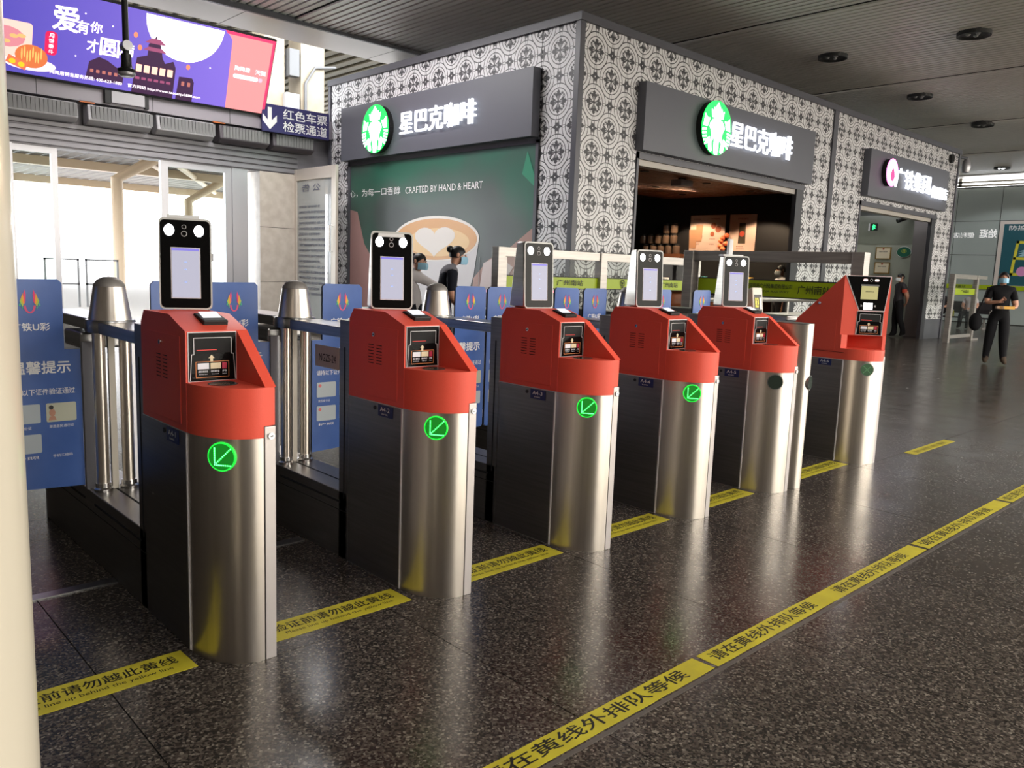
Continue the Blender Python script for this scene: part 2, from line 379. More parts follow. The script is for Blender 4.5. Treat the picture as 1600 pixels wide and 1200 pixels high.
for (x0, x1, d), l in zip(AC, acl):
    t = thing('air_curtain', l, 'air curtain', (x0, YD-.05, 3.5), 'air curtains above the glass doors'); L = x1-x0
    MB().prism([(-.02, .33), (-.28, .3), (-.32, .06), (-.2, 0), (-.02, 0)], 0, 0, L).build('casing', mat('dark_grey_plastic', C(82, 76, 82), .5) if d else mat('pale_plastic', C(178, 176, 180), .45), t, .02)
    for k in range(int(L*16)): box('grille_fin', mat('fin_grey', C(60 if d else 120), .5), (.06+k*.06, .112+k*.06, -.32, -.29, .08, .28), t)
    if x0 > 3 and x0 != 5.2: box('tag', mat('orange_tag', C(220, 120, 60), .5), (-.1, .12, -.27, -.2, .325, .35), t)
DOORG = GLASS
def dframe(name, x0, x1, z1, y=YD+.05, wdt=.09, m=ALU, kind=True, label=None):
    f = MB().box(x0, x0+wdt, y, y+.09, 0, z1-.001).box(x1-wdt, x1, y, y+.09, 0, z1-.001).box(x0+wdt, x1-wdt, y+.001, y+.089, z1-.1, z1-.002).box(x0+wdt, x1-wdt, y+.001, y+.089, 0, .12).build(name, m)
    struct(f); box('pane', DOORG, (x0+wdt, x1-wdt, y+.035, y+.045, .12, z1-.1), f); return f
dframe('door_1', 2.95, 3.75, 3.1)
d2 = dframe('door_2', 5.38, 6.68, 3.1, YD+.02, .13)
MB().box(5.75, 6.3, YD-.01, YD+.0, 1.35, 1.5).build('notice_strip', mat('pale_notice', C(190), .5), d2)
dj = struct(MB().box(6.68, 6.98, YD, YD+.25, 0, 3.1).box(3.0, 3.1, YD-.02, YD+.02, 0, 3.1).build('window_jamb', ALU))
# open glass door leaf with notice lettering
DX = 7.956
dl = thing('door_leaf', 'open framed glass door leaf with mirrored notice lettering beside the kiosk', 'door', (DX, 13.29, 0))
MB().box(-.03, .03, 0, .16, .05, 3.2).box(-.03, .03, 1.48, 1.6, .05, 3.2).box(-.029, .029, .16, 1.48, 2.98, 3.2).box(-.029, .029, .16, 1.48, .05, .3).build('frame', mat('cream_aluminium', C(214, 206, 196), .35, .3), dl, .006)
box('pane', mat('notice_glass', C(200, 205, 205), .05, alpha=.45), (-.006, .006, .16, 1.48, .3, 2.98), dl)
MB().tube([(-.03, .1, 2.1), (-.1, .1, 2.1), (-.1, .1, 1.62), (-.03, .1, 1.62)], .016).build('pull_handle', CHROME, dl, smooth=True)
NB = mat('notice_ink', C(70, 74, 96), .6)
mb = MB(); text('', '公 告', (-.012, 1.28, 2.76), -UY, UZ, .7, .14, NB, mirror=True, mb=mb)
lines = ['为进一步提高车站服务质量', '请广大旅客自觉遵守进站', '携带有效身份证件验票', '服从工作人员统一引导', '禁止携带易燃易爆物品', '请在检票前做好准备', '严禁翻越隔离栏和闸机', '请看管好随身行李物品']
for k in range(17):
    L = lines[k % 8]+lines[(k*3+1) % 8]; w_ = 1.1 if k % 5 else .8
    text('', L, (-.012, 1.4, 2.45-k*.105), -UY, UZ, w_, .05, NB, mirror=True, mb=mb)
mb.build('notice_lettering', NB, dl)

# direction sign in white characters on blue
sg = thing('direction_sign', 'navy hanging sign with white arrow pointing down to the red ticket lane', 'sign', (7.06, YD-.42, 3.79))
box('board', mat('sign_navy', C(48, 44, 98), .45), (0, 1.4, -.04, 0, 0, .5), sg, .005)
A = MB().plate((.13, -.041, .04), UX, UZ, [(-.02, .4), (.06, .4), (.06, .17), (.16, .27), (.16, .15), (.02, 0), (-.12, .15), (-.12, .27), (-.02, .17)], .002); A.build('arrow', WTXT, sg)
text('lettering', '红色车票', (.42, -.043, .265), UX, UZ, .93, .185, WTXT, sg, .012); text('lettering', '检票通道', (.42, -.043, .045), UX, UZ, .93, .185, WTXT, sg, .012)

# LED billboard, leaning forward
bb = thing('video_billboard', 'large lit video billboard with full moon and festival advert over the doors', 'billboard', (1.11, YD-.42, 4.096))
BO = Vector((0, 0, 0)); BV = Vector((0, -.38, .925)).normalized(); BW, BH = 6.0, 1.29
bn = UX.cross(BV)   # towards the hall
def bp(name, poly, m, d=.004): return MB().plate(BO+bn*d, UX, BV, poly, .001).build(name, m, bb)
MB().plate(BO-bn*.12, UX, BV, [(-.03, -.04), (BW+.02, -.04), (BW+.02, BH+.03), (-.03, BH+.03)], .11).build('casing', BLACKM, bb)
MB().box(.3, .4, .03, .4, .3, .42).box(5.2, 5.3, .03, .4, .3, .42).build('wall_arm', BLACKM, bb)
def grad(name, c1, c2, s):
    m = em(name, c1, s); nt = m.node_tree; b = nt.nodes['Principled BSDF']; tc = nt.nodes.new('ShaderNodeTexCoord'); sx = nt.nodes.new('ShaderNodeSeparateXYZ')
    nt.links.new(tc.outputs['Object'], sx.inputs[0]); cr = nt.nodes.new('ShaderNodeValToRGB'); cr.color_ramp.elements[0].color = c1; cr.color_ramp.elements[1].color = c2
    mr = nt.nodes.new('ShaderNodeMapRange'); mr.inputs[1].default_value = 1.8; mr.inputs[2].default_value = 5.4; nt.links.new(sx.outputs[0], mr.inputs[0]); nt.links.new(mr.outputs[0], cr.inputs[0]); nt.links.new(cr.outputs[0], b.inputs['Emission Color']); return m
K = .54
bp('night_sky', [(0, 0), (5.28, 0), (5.28, BH), (0, BH)], grad('sky', C(88, 78, 182), C(138, 112, 222), K), 0)
bp('moon', [(4.42+.64*cos(a), 1.26+.63*sin(a)) for a in [pi+k*pi/30 for k in range(31)]], em('moon', C(255, 246, 255), 1.6))
bp('advert_panel', [(5.26, 0), (BW, 0), (BW, BH), (5.1, BH), (5.22, 1.15)], em('salmon', C(255, 150, 150), K*1.1), .005)
bp('advert_border', [(BW-.05, 0), (BW, 0), (BW, BH), (5.08, BH), (5.12, BH-.05), (BW-.05, BH-.05)], em('pinkred', C(250, 60, 110), K*1.1), .007)
TX = em('led_text', C(255, 236, 245), 1.2)
def bt(txt, x, y, w_, h_, m=TX, bold=.008): return text('lettering', txt, BO+UX*x+BV*y+bn*.01, UX, BV, w_, h_, m, bb, bold)
bt('爱', 2.46, .74, .35, .35, bold=.02); bt('有', 2.78, .75, .18, .19, bold=.015); bt('你', 2.98, .8, .17, .16, bold=.015)
bt('才', 2.95, .5, .16, .2, bold=.015); bt('圆', 3.14, .49, .28, .26, bold=.015); bt('满', 3.42, .54, .22, .2, bold=.015)
bt('陶陶居销售服务热线: 400-623-1880', 2.46, .07, 1.05, .06, bold=.004)
bt('官方网站 http://www.taotaoju1880.com', 3.6, .06, 1.2, .065, bold=.004)
bp('seal', rrect(2.37, 2.54, .34, .69, .06), em('seal_red', C(232, 30, 90), K))
for k, ch in enumerate('月饼泰斗'): bt(ch, 2.42, .6-k*.078, .07, .06)
bp('gift_box', rrect(1.4, 2.2, .2, .74, .05), em('cakebox', C(255, 205, 190), K*1.1), .006)
bp('gift_box_art', circ(1.85, .5, .26, .15, 14), em('cakeart', C(225, 140, 150), K), .008)
for k in range(5): bp('box_ornament', circ(1.66+.1*k, .5+.07*sin(k*2.2), .06, .03, 8), em('cakegold', C(240, 190, 120), K), .009)
bp('plate_shape', circ(2.18, .16, .36, .1, 20), em('plate', C(255, 225, 235), K*1.2), .008)
bp('mooncake', circ(2.2, .27, .22, .17, 20), em('cake', C(226, 120, 66), K), .01)
for k in range(8): bp('mooncake_ridge', circ(2.07+.037*k, .29+.04*sin(k*2), .012, .09, 8), em('cakeline', C(255, 196, 110), K), .012)
bp('cut_mooncake', [(1.86, .14), (2.12, .05), (2.16, .16), (1.9, .25)], em('cakecut', C(240, 120, 80), K), .012)
for x in (1.95, 2.07): bp('yolk', circ(x, .16-.25*(x-1.95), .045, .038, 12), em('yolk', C(255, 196, 40), K*1.1), .014)
BD = em('building_dark', C(84, 46, 88), .32); BR = em('building_rose', C(180, 90, 130), .45); BG = em('building_glow', C(255, 190, 170), .8)
bp('pavilion', [(2.96, .09), (3.52, .09), (3.52, .27), (3.44, .32), (3.26, .42), (3.14, .45), (3.0, .36)], BD, .006)
for k in range(5): bp('lit_window', rrect(3.02+k*.09, 3.07+k*.09, .2, .25, .005, 1), em('win_amber', C(200, 120, 110), .5), .008)
bp('restaurant', [(3.66, 0), (4.33, 0), (4.33, .5), (4.28, .6), (4.15, .54), (4.1, .62), (4.06, .8), (4.0, .87), (3.97, .95), (3.93, .87), (3.86, .8), (3.86, .62), (3.7, .56)], BD, .006)
bp('roof_tier', [(3.8, .82), (4.14, .82), (4.04, .9), (3.9, .9)], BR, .008); bp('roof_tier', [(3.78, .7), (4.16, .7), (4.08, .76), (3.86, .76)], BR, .008)
for k in range(5): bp('lit_window', rrect(3.7+k*.125, 3.79+k*.125, .34, .46, .005, 1), BG, .008)
for k in range(6): bp('lit_window', rrect(3.7+k*.1, 3.77+k*.1, .22, .26, .005, 1), BR, .008)
bp('tower_house', [(4.38, 0), (4.66, 0), (4.66, .32), (4.62, .39), (4.4, .38)], BD, .006)
for x in (4.45, 4.55): bp('lit_window', rrect(x, x+.05, .24, .31, .004, 1), em('win_amber', C(200, 120, 110), .5), .008)
for x, y in ((3.65, .9), (3.73, .72), (4.53, .56)): bp('sky_lantern', circ(x, y, .035, .045, 10), em('lantern', C(255, 150, 110), K), .008)
for x, y in ((2.9, 1.05), (3.3, .95), (2.0, 1.1), (2.8, .4), (4.9, .62), (3.5, 1.0)): bp('star', circ(x, y, .012, .012, 6), TX, .008)
bt('陶陶居', 5.33, .67, .28, .08); bt('天猫', 5.71, .665, .2, .08); bp('search_bar', rrect(5.32, 5.78, .54, .61, .03), TX, .01); bp('search_bar', rrect(5.79, 5.86, .54, .61, .02), em('bar_pink', C(255, 200, 225), K), .01)

# hanging camera pole in front of the billboard
pc = thing('hanging_camera', 'black hanging pole with small dome camera in front of the video billboard', 'camera', (2.93, 9, 3.24))
MB().tube([(0, 0, .16), (0, 0, CZ-3.24)], .03).build('pole', BLACKM, pc, smooth=True)
MB().lathe([(.01, 0), (.07, .01), (.09, .05), (.055, .07), (.05, .12), (.05, .2), (.01, .2)]).build('dome', mat('dome_black', C(35), .25), pc, smooth=True)
MB().lathe([(.055, -.02), (.08, .0), (.085, .02), (.055, .03)]).build('ring', ALU, pc, smooth=True)
MB().tube([(0, -.06, .28), (0, .05, .28)], .05).build('speaker_disc', ALU, pc, smooth=True)

# exterior seen through the doors: canopy, columns, ground
gr = struct(box('trim_5', mat('paving_pale', C(170, 166, 160), .8), (-60, 90, 16, 110, -.3, -.03)))
cp = thing('platform_canopy', 'cream slatted canopy roof outside beyond the glass doors', 'canopy', (0, 18, 0))
CB = mat('canopy_beam', C(190, 168, 140), .5)
SLM = mat('canopy_slat', C(88, 80, 74), .6)
for k in range(62): MB().box(-7+k*.5, -6.62+k*.5, 5, 30, 5.3, 5.36).build('slat', SLM, cp)
for y in (5, 12.5, 20, 29.6): MB().box(-7, 24, y, y+.4, 4.95, 5.3).build('beam', CB, cp)
for x, y in ((-3, 12), (3.4, 20), (9.4, 12), (15, 20)):
    MB().tube([(x, y+.2, -.03), (x, y+.2, 4), (x+1.6, y+.2, 5)], .2).build('column', CB, cp, smooth=True); MB().tube([(x-3, y-6, 5.0), (x+5, y+9, 5.2)], .12).build('brace', CB, cp, smooth=True)
cc = [('beige outdoor column left of the pair above the red ticket sign', 8.86, 18.0, .5), ('beige outdoor column beside the kiosk carrying cable boxes and a conduit', 9.78, 18.0, .62)]
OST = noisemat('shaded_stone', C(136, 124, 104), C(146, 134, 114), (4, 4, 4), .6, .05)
for l, x, y, wd in cc:
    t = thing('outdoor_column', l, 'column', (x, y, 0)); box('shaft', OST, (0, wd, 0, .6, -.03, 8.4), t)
    if wd > .6:
        MB().tube([(.1, -.05, 3.5), (.1, -.05, 5.6), (.35, -.05, 6.0), (.9, -.05, 6.1)], .035).build('conduit', mat('conduit_grey', C(90), .5), t, smooth=True)
        box('cable_box', ALU, (-.45, -.1, -.12, .1, 4.4, 5.3), t); box('speaker', mat('conduit_grey', C(90), .5), (-.35, -.1, -.12, .1, 5.7, 6.3), t)
up = thing('outdoor_roof', 'high beige slatted roof outside above the direction sign', 'roof', (0, 16, 8.4))
box('deck', mat('roof_deck', C(92, 86, 74), .7), (-12, 30, .6, 34, .1, .3), up)
for k in range(75): MB().box(-11.8+k*.55, -11.5+k*.55, .6, 34, 0, .1).build('slat', mat('roof_slat', C(150, 142, 122), .6), up)
struct(box('trim_7', mat('hall_dark', C(92, 90, 88), .5), (11.5, 37, 16.4, 16.6, 0, 5.9)))
for k, (x, y) in enumerate(((5.6, 24), (6.6, 24), (3.6, 26))):
    t = thing('outdoor_barrier', ['dark thin barrier frame outside, middle of three beyond the cone bollard', 'dark thin barrier frame outside, right of the three', 'dark thin barrier frame outside, left of the three'][k], 'barrier', (x, y, -.03))
    MB().box(0, .05, 0, .05, 0, 1.3).box(.8, .85, 0, .05, 0, 1.3).box(0, .85, 0, .05, 1.25, 1.3).box(0, .85, 0, .05, .6, .64).build('frame', mat('barrier_grey', C(110), .5), t)

# ------------------------------------------------------------------ coffee kiosk and shop
TRIM = mat('kiosk_trim', C(78, 78, 86), .4); INT = mat('charcoal_interior', C(26, 24, 25), .6)
kk = thing('kiosk', 'kiosk building clad in black and white medallion print with grey corner posts', 'kiosk', (0, 0, 0))
def kf(x0, x1, z0, z1): box('cladding_panel', PATT, (x0+.004, x1-.004, KY, KY+.06, z0, z1), kk)
def kl(y0, y1, z0, z1): box('cladding_panel', PATT, (KX, KX+.06, y0+.004, y1-.004, z0, z1), kk)
O1a, O1b, O2a, O2b = 9.98, 15.26, 17.84, 22.36
kf(KX+.06, O1a, .52, KT-.1); kf(O1a, O1b, 3.27, KT-.1); kf(O1b, 16.28, .52, KT-.1)
kf(16.44, O2a, .52, KT-.1); kf(O2a, O2b, 3.2, KT-.1); kf(O2b, KE-.06, .52, KT-.1)
kl(KY+.06, 8.72, .52, KT-.1); kl(8.72, 13.95, 3.3, KT-.1); kl(13.95, KD-.08, .52, KT-.1)
for a, b in ((KX+.06, O1a), (O1b, O2a), (O2b, KE-.06)): box('skirting', GREYP, (a, b, KY, KY+.06, 0, .515), kk)
for a, b in ((KY+.06, 8.72), (13.95, KD)): box('skirting', GREYP, (KX, KX+.06, a, b, 0, .515), kk)
box('corner_post', TRIM, (KX-.03, KX+.07, KY-.03, KY+.07, 0, KT), kk, .006); box('corner_post', TRIM, (KX-.03, KX+.07, KD-.08, KD, 0, KT), kk); box('corner_post', TRIM, (KE-.07, KE+.02, KY-.03, KY+.07, 0, KT), kk)
box('divider_post', TRIM, (16.27, 16.45, KY-.035, KY+.06, 0, KT-.08), kk)
MB().box(KX-.05, KE+.05, KY-.05, KY+.1, KT-.11, KT).box(KX-.05, KX+.1, KY+.1, KD, KT-.11, KT).build('top_trim', TRIM, kk)
box('roof_slab', TRIM, (KX+.1, KE, KY+.1, KD, KT-.1, KT-.03), kk)
for a, b, z in ((O1a, O1b, 3.27), (O2a, O2b, 3.2)):
    box('opening_frame', TRIM, (a, a+.05, KY-.02, KY+.3, 0, z), kk); box('opening_frame', mat('dark_jamb', C(50, 50, 56), .4), (b-.26, b, KY-.01, KY+.08, 0, z), kk)
    box('opening_frame', TRIM, (a, b, KY-.02, KY+.25, z-.1, z), kk); box('lintel_strip', mat('shutter_cream', C(178, 172, 164), .4), (a+.05, b-.26, KY+.03, KY+.2, z-.19, z-.1), kk)
box('side_wall', INT, (KX+.06, KX+.1, KY+.06, KD, 0, 3.3), kk); box('rear_wall', INT, (KX+.1, 17.4, 14.0, 14.1, 0, KT-.1), kk)
box('inner_wall', INT, (17.4, 17.5, KY+.06, 14.1, 0, KT-.1), kk)
box('inner_wall', INT, (O1b, 17.4, KY+.06, KY+.12, 0, 3.4), kk); box('inner_wall', INT, (KX+.1, O1a, KY+.06, KY+.12, 0, 3.4), kk)
cl_ = box('inner_ceiling', mat('kiosk_ceiling', C(30, 27, 27), .6), (KX+.1, 17.4, KY+.1, 14, 3.4, 3.45), kk)
for k in range(26): box('wood_slat', WOOD, (12.0, 17.3, 8.9+k*.15, 9.02+k*.15, 3.36, 3.4), kk)
box('end_wall', mat('shop_end', C(120, 124, 120), .5), (KE-.06, KE, KY+.1, KD, 0, KT-.1), kk)
# convenience shop interior
SHW = mat('shop_wall', C(168, 172, 158), .5)
box('shop_wall', SHW, (23.3, 23.36, 8.72, 14, 0, 3.0), kk); box('shop_wall', mat('jamb_pinkish', C(140, 132, 132), .3, .3), (22.5, 23.36, 8.3, 8.4, 0, 3.4), kk) if 0 else None
box('shop_wall', mat('shop_grey_pane', C(140, 144, 132), .2), (23.28, 23.31, 8.74, 10.4, 2.5, 3.3), kk)
box('shop_wall', mat('jamb_metal', C(128, 122, 122), .35, .4), (23.0, 23.3, 8.25, 8.73, 0, 3.5), kk)
box('rear_wall', SHW, (17.5, 23.3, 13.9, 14, 0, 3.6), kk); box('inner_wall', SHW, (17.5, 17.55, KY+.1, 14, 0, 3.6), kk)
box('inner_ceiling', mat('shop_ceiling', C(112), .6), (17.5, 23.3, KY+.1, 14, 3.5, 3.55), kk)
for y in (9.0, 10.6):
    t = thing('tube_light', 'white strip light inside the convenience shop, '+('near the opening' if y < 10 else 'towards the back'), 'strip light', (19.8, y, 3.44)); box('tube', em('tube', C(255), 5), (0, 3.0, 0, .1, 0, .05), t); box('holder', WHITE, (-.05, 3.05, -.02, .12, .05, .06), t)

def sign(name, label, O, U, W, H, txt, tx0, tx1, tz0, tz1, cx, cz, R, kind, col=GREYF):
    t = thing(name, label, 'sign', O); U = Vector(U); n = U.cross(UZ)
    MB().plate((0, 0, 0), U, UZ, [(0, 0), (W, 0), (W, H), (0, H)], .16).build('board', col, t, .004)
    o = n*.16
    text('lit_lettering', txt[0], o+U*tx0+UZ*tz0+n*.03, U, UZ, tx1-tx0, tz1-tz0, SIGNW, t, .012, thick=.03)
    if len(txt) > 1: text('lit_lettering', txt[1], o+U*(tx1+.06)+UZ*(tz0-.05)+n*.05, U, UZ, 1.0, .28, SIGNW, t, .008, thick=.05)
    dm = MB().plate(o+U*cx+UZ*cz, U, UZ, circ(0, 0, R*.98, n=40), .11).build('disc_side', BLACKM, t)
    q = o+U*cx+UZ*cz+n*.111
    if kind == 'siren':
        fr = em('siren_green', C(20, 200, 70), 1.5); wh = em('siren_white', C(235, 255, 245), 2.6)
        MB().plate(q, U, UZ, circ(0, 0, R, n=48), .01).build('disc_face', fr, t)
        m = MB(); q2 = q+n*.011; s = R/10
        def pl(pts, d=0): m.plate(q2+n*d, U, UZ, [(a*s, b*s) for a, b in pts], .002)
        # crown
        pl([(-3.6, 3.6), (3.6, 3.6), (4.4, 6.6), (3.1, 5.9), (2.5, 7.4), (1.4, 6.2), (1.6, 7.5), (0, 9.4), (-1.6, 7.5), (-1.4, 6.2), (-2.5, 7.4), (-3.1, 5.9), (-4.4, 6.6)])
        # face and body
        pl([(-2.1, 3.3), (-2.6, 1.5), (-2.0, -.9), (-1.4, -2.2), (-1.7, -5), (-1.5, -8), (-1.1, -9.75), (1.1, -9.75), (1.5, -8), (1.7, -5), (1.4, -2.2), (2.0, -.9), (2.6, 1.5), (2.1, 3.3), (0, 3.9)])
        for sg_ in (-1, 1):
            for i, (a, b) in enumerate(((2.75, .42), (3.45, .42), (4.15, .42))):    # wavy hair
                L = []; Rr = []
                for k in range(15):
                    y = 2.9-i*.7-k*(11.6-i*.35)/14; x = a*1.02+.55*sin(k*.75+.3)+(.5 if y < -4 else 0)*(-4-y)/4-(.9 if y < -.5 and y > -5 else 0)*.6
                    if (x*x+y*y)**.5 > 9.75: continue
                    L.append((sg_*(x-b*.62), y)); Rr.append((sg_*(x+b*.62), y))
                for k in range(len(L)-1): m.plate(q2, U, UZ, [(p[0]*s, p[1]*s) for p in (L[k], Rr[k], Rr[k+1], L[k+1])], .002)
            # twin tail fins and scales on each side
            pl([(sg_*9.1, -.2), (sg_*8.3, 4.4), (sg_*6.6, 3.0), (sg_*4.9, 3.2), (sg_*6.4, -.1)])
            for k in range(5):
                y = -.8-k*1.25; xo = min(9.7, (96-y*y)**.5); xi = 7.0-k*.1
                pl([(sg_*xi, y), (sg_*xo, y-.5), (sg_*xo*.99, y-1.2), (sg_*xi, y-.75)])
            pl([(sg_*4.6, -3.6), (sg_*6.6, -4.6), (sg_*7.2, -6.0), (sg_*5.6, -6.2), (sg_*4.4, -5.4)])
        m.build('emblem', wh, t)
        g2 = MB(); 
        for sg_ in (-1, 1):
            g2.plate(q2+n*.004, U, UZ, [(a*s, b*s) for a, b in circ(sg_*1.0, 1.6, .45, .2, 8)], .001)
        g2.plate(q2+n*.004, U, UZ, [(a*s, b*s) for a, b in ((-.7, -.5), (0, -.8), (.7, -.5), (0, -.95))], .001).build('face_lines', fr, t)
    else:
        MB().plate(q, U, UZ, circ(0, 0, R, n=40), .01).build('disc_face', em('disc_pink', C(255, 110, 210), 2.4), t)
        MB().plate(q+n*.012, U, UZ, circ(0, .02, R*.8, n=36), .003).build('emblem', em('disc_cream', C(255, 235, 225), 2.6), t)
        MB().plate(q+n*.018, U, UZ, [(R*a, R*b) for a, b in ((-.05, .45), (.3, .1), (.42, -.3), (.2, -.62), (-.2, -.62), (-.4, -.3), (-.25, .05))], .002).build('drop_mark', em('drop_red', C(214, 60, 120), 1), t)
sign('kiosk_sign', 'grey sign board with lit white characters and round green emblem on the left kiosk face', (KX, 13.98, 3.36), -UY, 5.26, .98, ['星巴克咖啡'], 2.02, 4.05, .3, .68, 1.35, .46, .42, 'siren')
sign('kiosk_sign', 'grey sign board with lit white characters and round green emblem above the open counter', (9.93, KY, 3.28), UX, 5.35, 1.0, ['星巴克咖啡'], 2.3, 4.38, .34, .76, 1.75, .55, .43, 'siren')
sign('shop_sign', 'grey sign board with lit white characters and round pink emblem above the shop', (17.84, KY, 3.3), UX, 4.68, 1.0, ['广铁集团', '便利店'], 1.27, 3.36, .3, .74, .885, .57, .3, 'pink')

# printed mural on the left face
def mural_mat():
    m = mat('mural_print', C(80), .4); nt = m.node_tree; b = nt.nodes['Principled BSDF']
    g = nt.nodes.new('ShaderNodeNewGeometry'); nz = nt.nodes.new('ShaderNodeTexNoise'); nz.inputs['Scale'].default_value = .55; nz.inputs['Detail'].default_value = 1.5; nt.links.new(g.outputs['Position'], nz.inputs[0])
    cr = nt.nodes.new('ShaderNodeValToRGB'); e = cr.color_ramp.elements; e[0].position = .4; e[0].color = C(60, 64, 66); e[1].position = .62; e[1].color = C(40, 96, 78)
    x = e.new(.5); x.color = C(66, 78, 74); nt.links.new(nz.outputs[0], cr.inputs[0]); nt.links.new(cr.outputs[0], b.inputs['Base Color']); return m
mu = thing('mural', 'large printed mural of a latte cup with heart foam on the left kiosk face', 'mural', (KX-.01, 13.85, .5)); MU = -UY; MN = MU.cross(UZ)
def mp(name, poly, m, d): return MB().plate(MN*d, MU, UZ, poly, .001).build(name, m, mu)
mp('print', [(0, 0), (5.1, 0), (5.1, 2.78), (0, 2.78)], mural_mat(), 0)
MB().box(-.02, .03, -5.16, -5.1, 0, 2.83).box(-.02, .03, 0, .08, 0, 2.83).box(-.02, .03, -5.16, .08, 2.78, 2.86).build('frame', TRIM, mu)
mp('arm_shape', [(5.1, 1.55), (4.6, 1.25), (4.1, 1.05), (3.75, .75), (3.7, .2), (3.8, 0), (5.1, 0)], mat('print_skin', C(160, 122, 112), .4), .003)
mp('hand_shape', [(0, 1.95), (.25, 1.9), (.5, 1.3), (1.0, .8), (1.2, 0), (0, 0)], mat('print_skin2', C(166, 126, 122), .4), .003)
cup = [(1.49, 1.38), (1.6, .8), (1.9, 0), (3.45, 0), (3.76, .8), (3.87, 1.38)]
mp('cup_body', cup, mat('print_white', C(198, 194, 196), .4), .006)
mp('cup_rim', circ(2.68, 1.39, 1.19, .385, 56), mat('print_white2', C(222, 216, 210), .4), .008)
mp('latte', circ(2.68, 1.38, 1.14, .35, 56), mat('print_latte', C(206, 152, 96), .4), .01)
mp('foam_ring', circ(2.78, 1.33, .86, .24, 40), mat('print_foam', C(222, 184, 130), .4), .012)
hp = [(2.7+.56*(sin(a)**3), 1.37+.3*((13*cos(a)-5*cos(2*a)-2*cos(3*a)-cos(4*a))/17)) for a in [2*pi*k/40 for k in range(40)]]
mp('foam_heart', hp, mat('print_heart', C(216, 208, 202), .4), .014)
mp('finger_shape', [(4.0, 1.0), (4.35, 1.12), (4.7, .95), (4.4, .6), (4.05, .3), (3.9, .5)], mat('print_white3', C(196, 180, 178), .4), .009)
mp('leaf_shape', [(4.82, 2.35), (5.1, 2.15), (5.1, 2.3), (4.92, 2.68)], mat('print_green', C(48, 140, 108), .4), .006)
mp('panel_seam', [(3.9, 0), (3.912, 0), (3.912, 1.1), (3.9, 1.1)], mat('seam_grey', C(140), .5), .018)
text('lettering', '心，为每一口香醇', MN*.006+MU*-.02+UZ*2.18, MU, UZ, 1.68, .14, WTXT, mu, .004); text('lettering', 'CRAFTED BY HAND & HEART', MN*.006+MU*1.82+UZ*2.18, MU, UZ, 2.1, .115, WTXT, mu, .002)

# coffee kiosk interior things
WARM = em('spot_warm', C(255, 225, 190), 12)
for k, (x, y) in enumerate(((12.19, 9.28), (12.5, 9.77), (14.84, 11.25), (16.46, 11.68), (14.75, 9.88), (14.79, 9.29), (16.49, 9.88))):
    t = thing('spot_lamp', 'small warm spot lamp in the coffee kiosk ceiling, '+['nearest the left end of the opening', 'second nearest the left end', 'behind the light box, left of it', 'lowest one, deepest inside', 'right of the light box', 'second from the right', 'rightmost one'][k], 'spotlight', (x, y, 3.35), 'small warm spots in the coffee kiosk ceiling')
    MB().lathe([(.01, 0), (.055, 0), (.055, .02)]).build('bulb', WARM, t); MB().lathe([(.056, -.006), (.085, -.006), (.085, .03), (.056, .03)]).build('ring', BLACKM, t)
    if k in (2, 3, 5, 6):
        l = bpy.data.lights.new('spot', 'SPOT'); l.energy = 95; l.color = (1, .75, .5); l.spot_size = 2.0; l.shadow_soft_size = .05; o = bpy.data.objects.new('spot_light', l); COL.objects.link(o); o.location = (x, y, 3.3)
l = bpy.data.lights.new('menu_wash', 'SPOT'); l.energy = 130; l.color = (1, .7, .45); l.spot_size = 1.5; l.shadow_soft_size = .06; o = bpy.data.objects.new('menu_wash', l); COL.objects.link(o); o.location = (16.2, 11.1, 3.3); o.rotation_euler = (0, RD(58), 0)
t = thing('emergency_light', 'grey ceiling light box inside the coffee kiosk opening', 'light box', (13.6, 9.7, 3.2)); box('housing', ALU, (0, .4, 0, .25, 0, .12), t); box('bracket', BLACKM, (.1, .3, .1, .15, .12, .2), t)
PAP = mat('menu_paper', C(206, 176, 160), .5)
def menu(y0, y1, z0, z1, lab, pics):
    t = thing('menu_board', lab, 'menu board', (17.38, y0, z0)); W = y0-y1; H = z1-z0; n = -UX
    MB().plate(n*.02, -UY, UZ, [(0, 0), (W, 0), (W, H), (0, H)], .02).build('board', PAP, t)
    m = MB()
    for a, b, c, d in ([(.1, .88, .2, .03), (.1, .3, .2, .02), (.1, .22, .2, .02), (.6, .88, .25, .03), (.58, .36, .16, .02), (.58, .22, .14, .02)] if pics else [(.3, .86, .4, .04), (.3, .16, .25, .025), (.3, .1, .3, .02)]):
        text('', '季节限定新品', n*.041-UY*W*a+UZ*H*b, -UY, UZ, W*c, H*d*1.2, INK, mb=m)
    m.build('lettering', mat('menu_ink', C(120, 40, 34), .5), t)
    if pics:
        for a, b, r in ((.68, .72, .075), (.82, .63, .085), (.66, .5, .06)): MB().plate(n*.045, -UY, UZ, circ(W*a, H*b, W*r, n=14), .002).build('pastry_picture', mat('pastry_brown', C(150, 74, 44), .5), t)
        for a, b, c, d in ((.2, .3, .18, .45), (.0, .12, .22, .5)): MB().plate(n*(.045+a*.01), -UY, UZ, [(W*a, H*b), (W*(a+c*.9), H*b), (W*(a+c), H*(b+d)), (W*(a-.02), H*(b+d))], .002).build('drink_picture', mat('drink_tan', C(176, 128, 96), .5), t)
    else:
        MB().plate(n*.045, -UY, UZ, [(W*.36, H*.25), (W*.64, H*.25), (W*.62, H*.78), (W*.38, H*.78)], .002).build('drink_picture', mat('drink_dark', C(70, 58, 44), .5), t)
        MB().plate(n*.048, -UY, UZ, circ(W*.5, H*.5, W*.1, n=10), .002).build('fruit_picture', mat('fruit_red', C(176, 70, 50), .5), t)
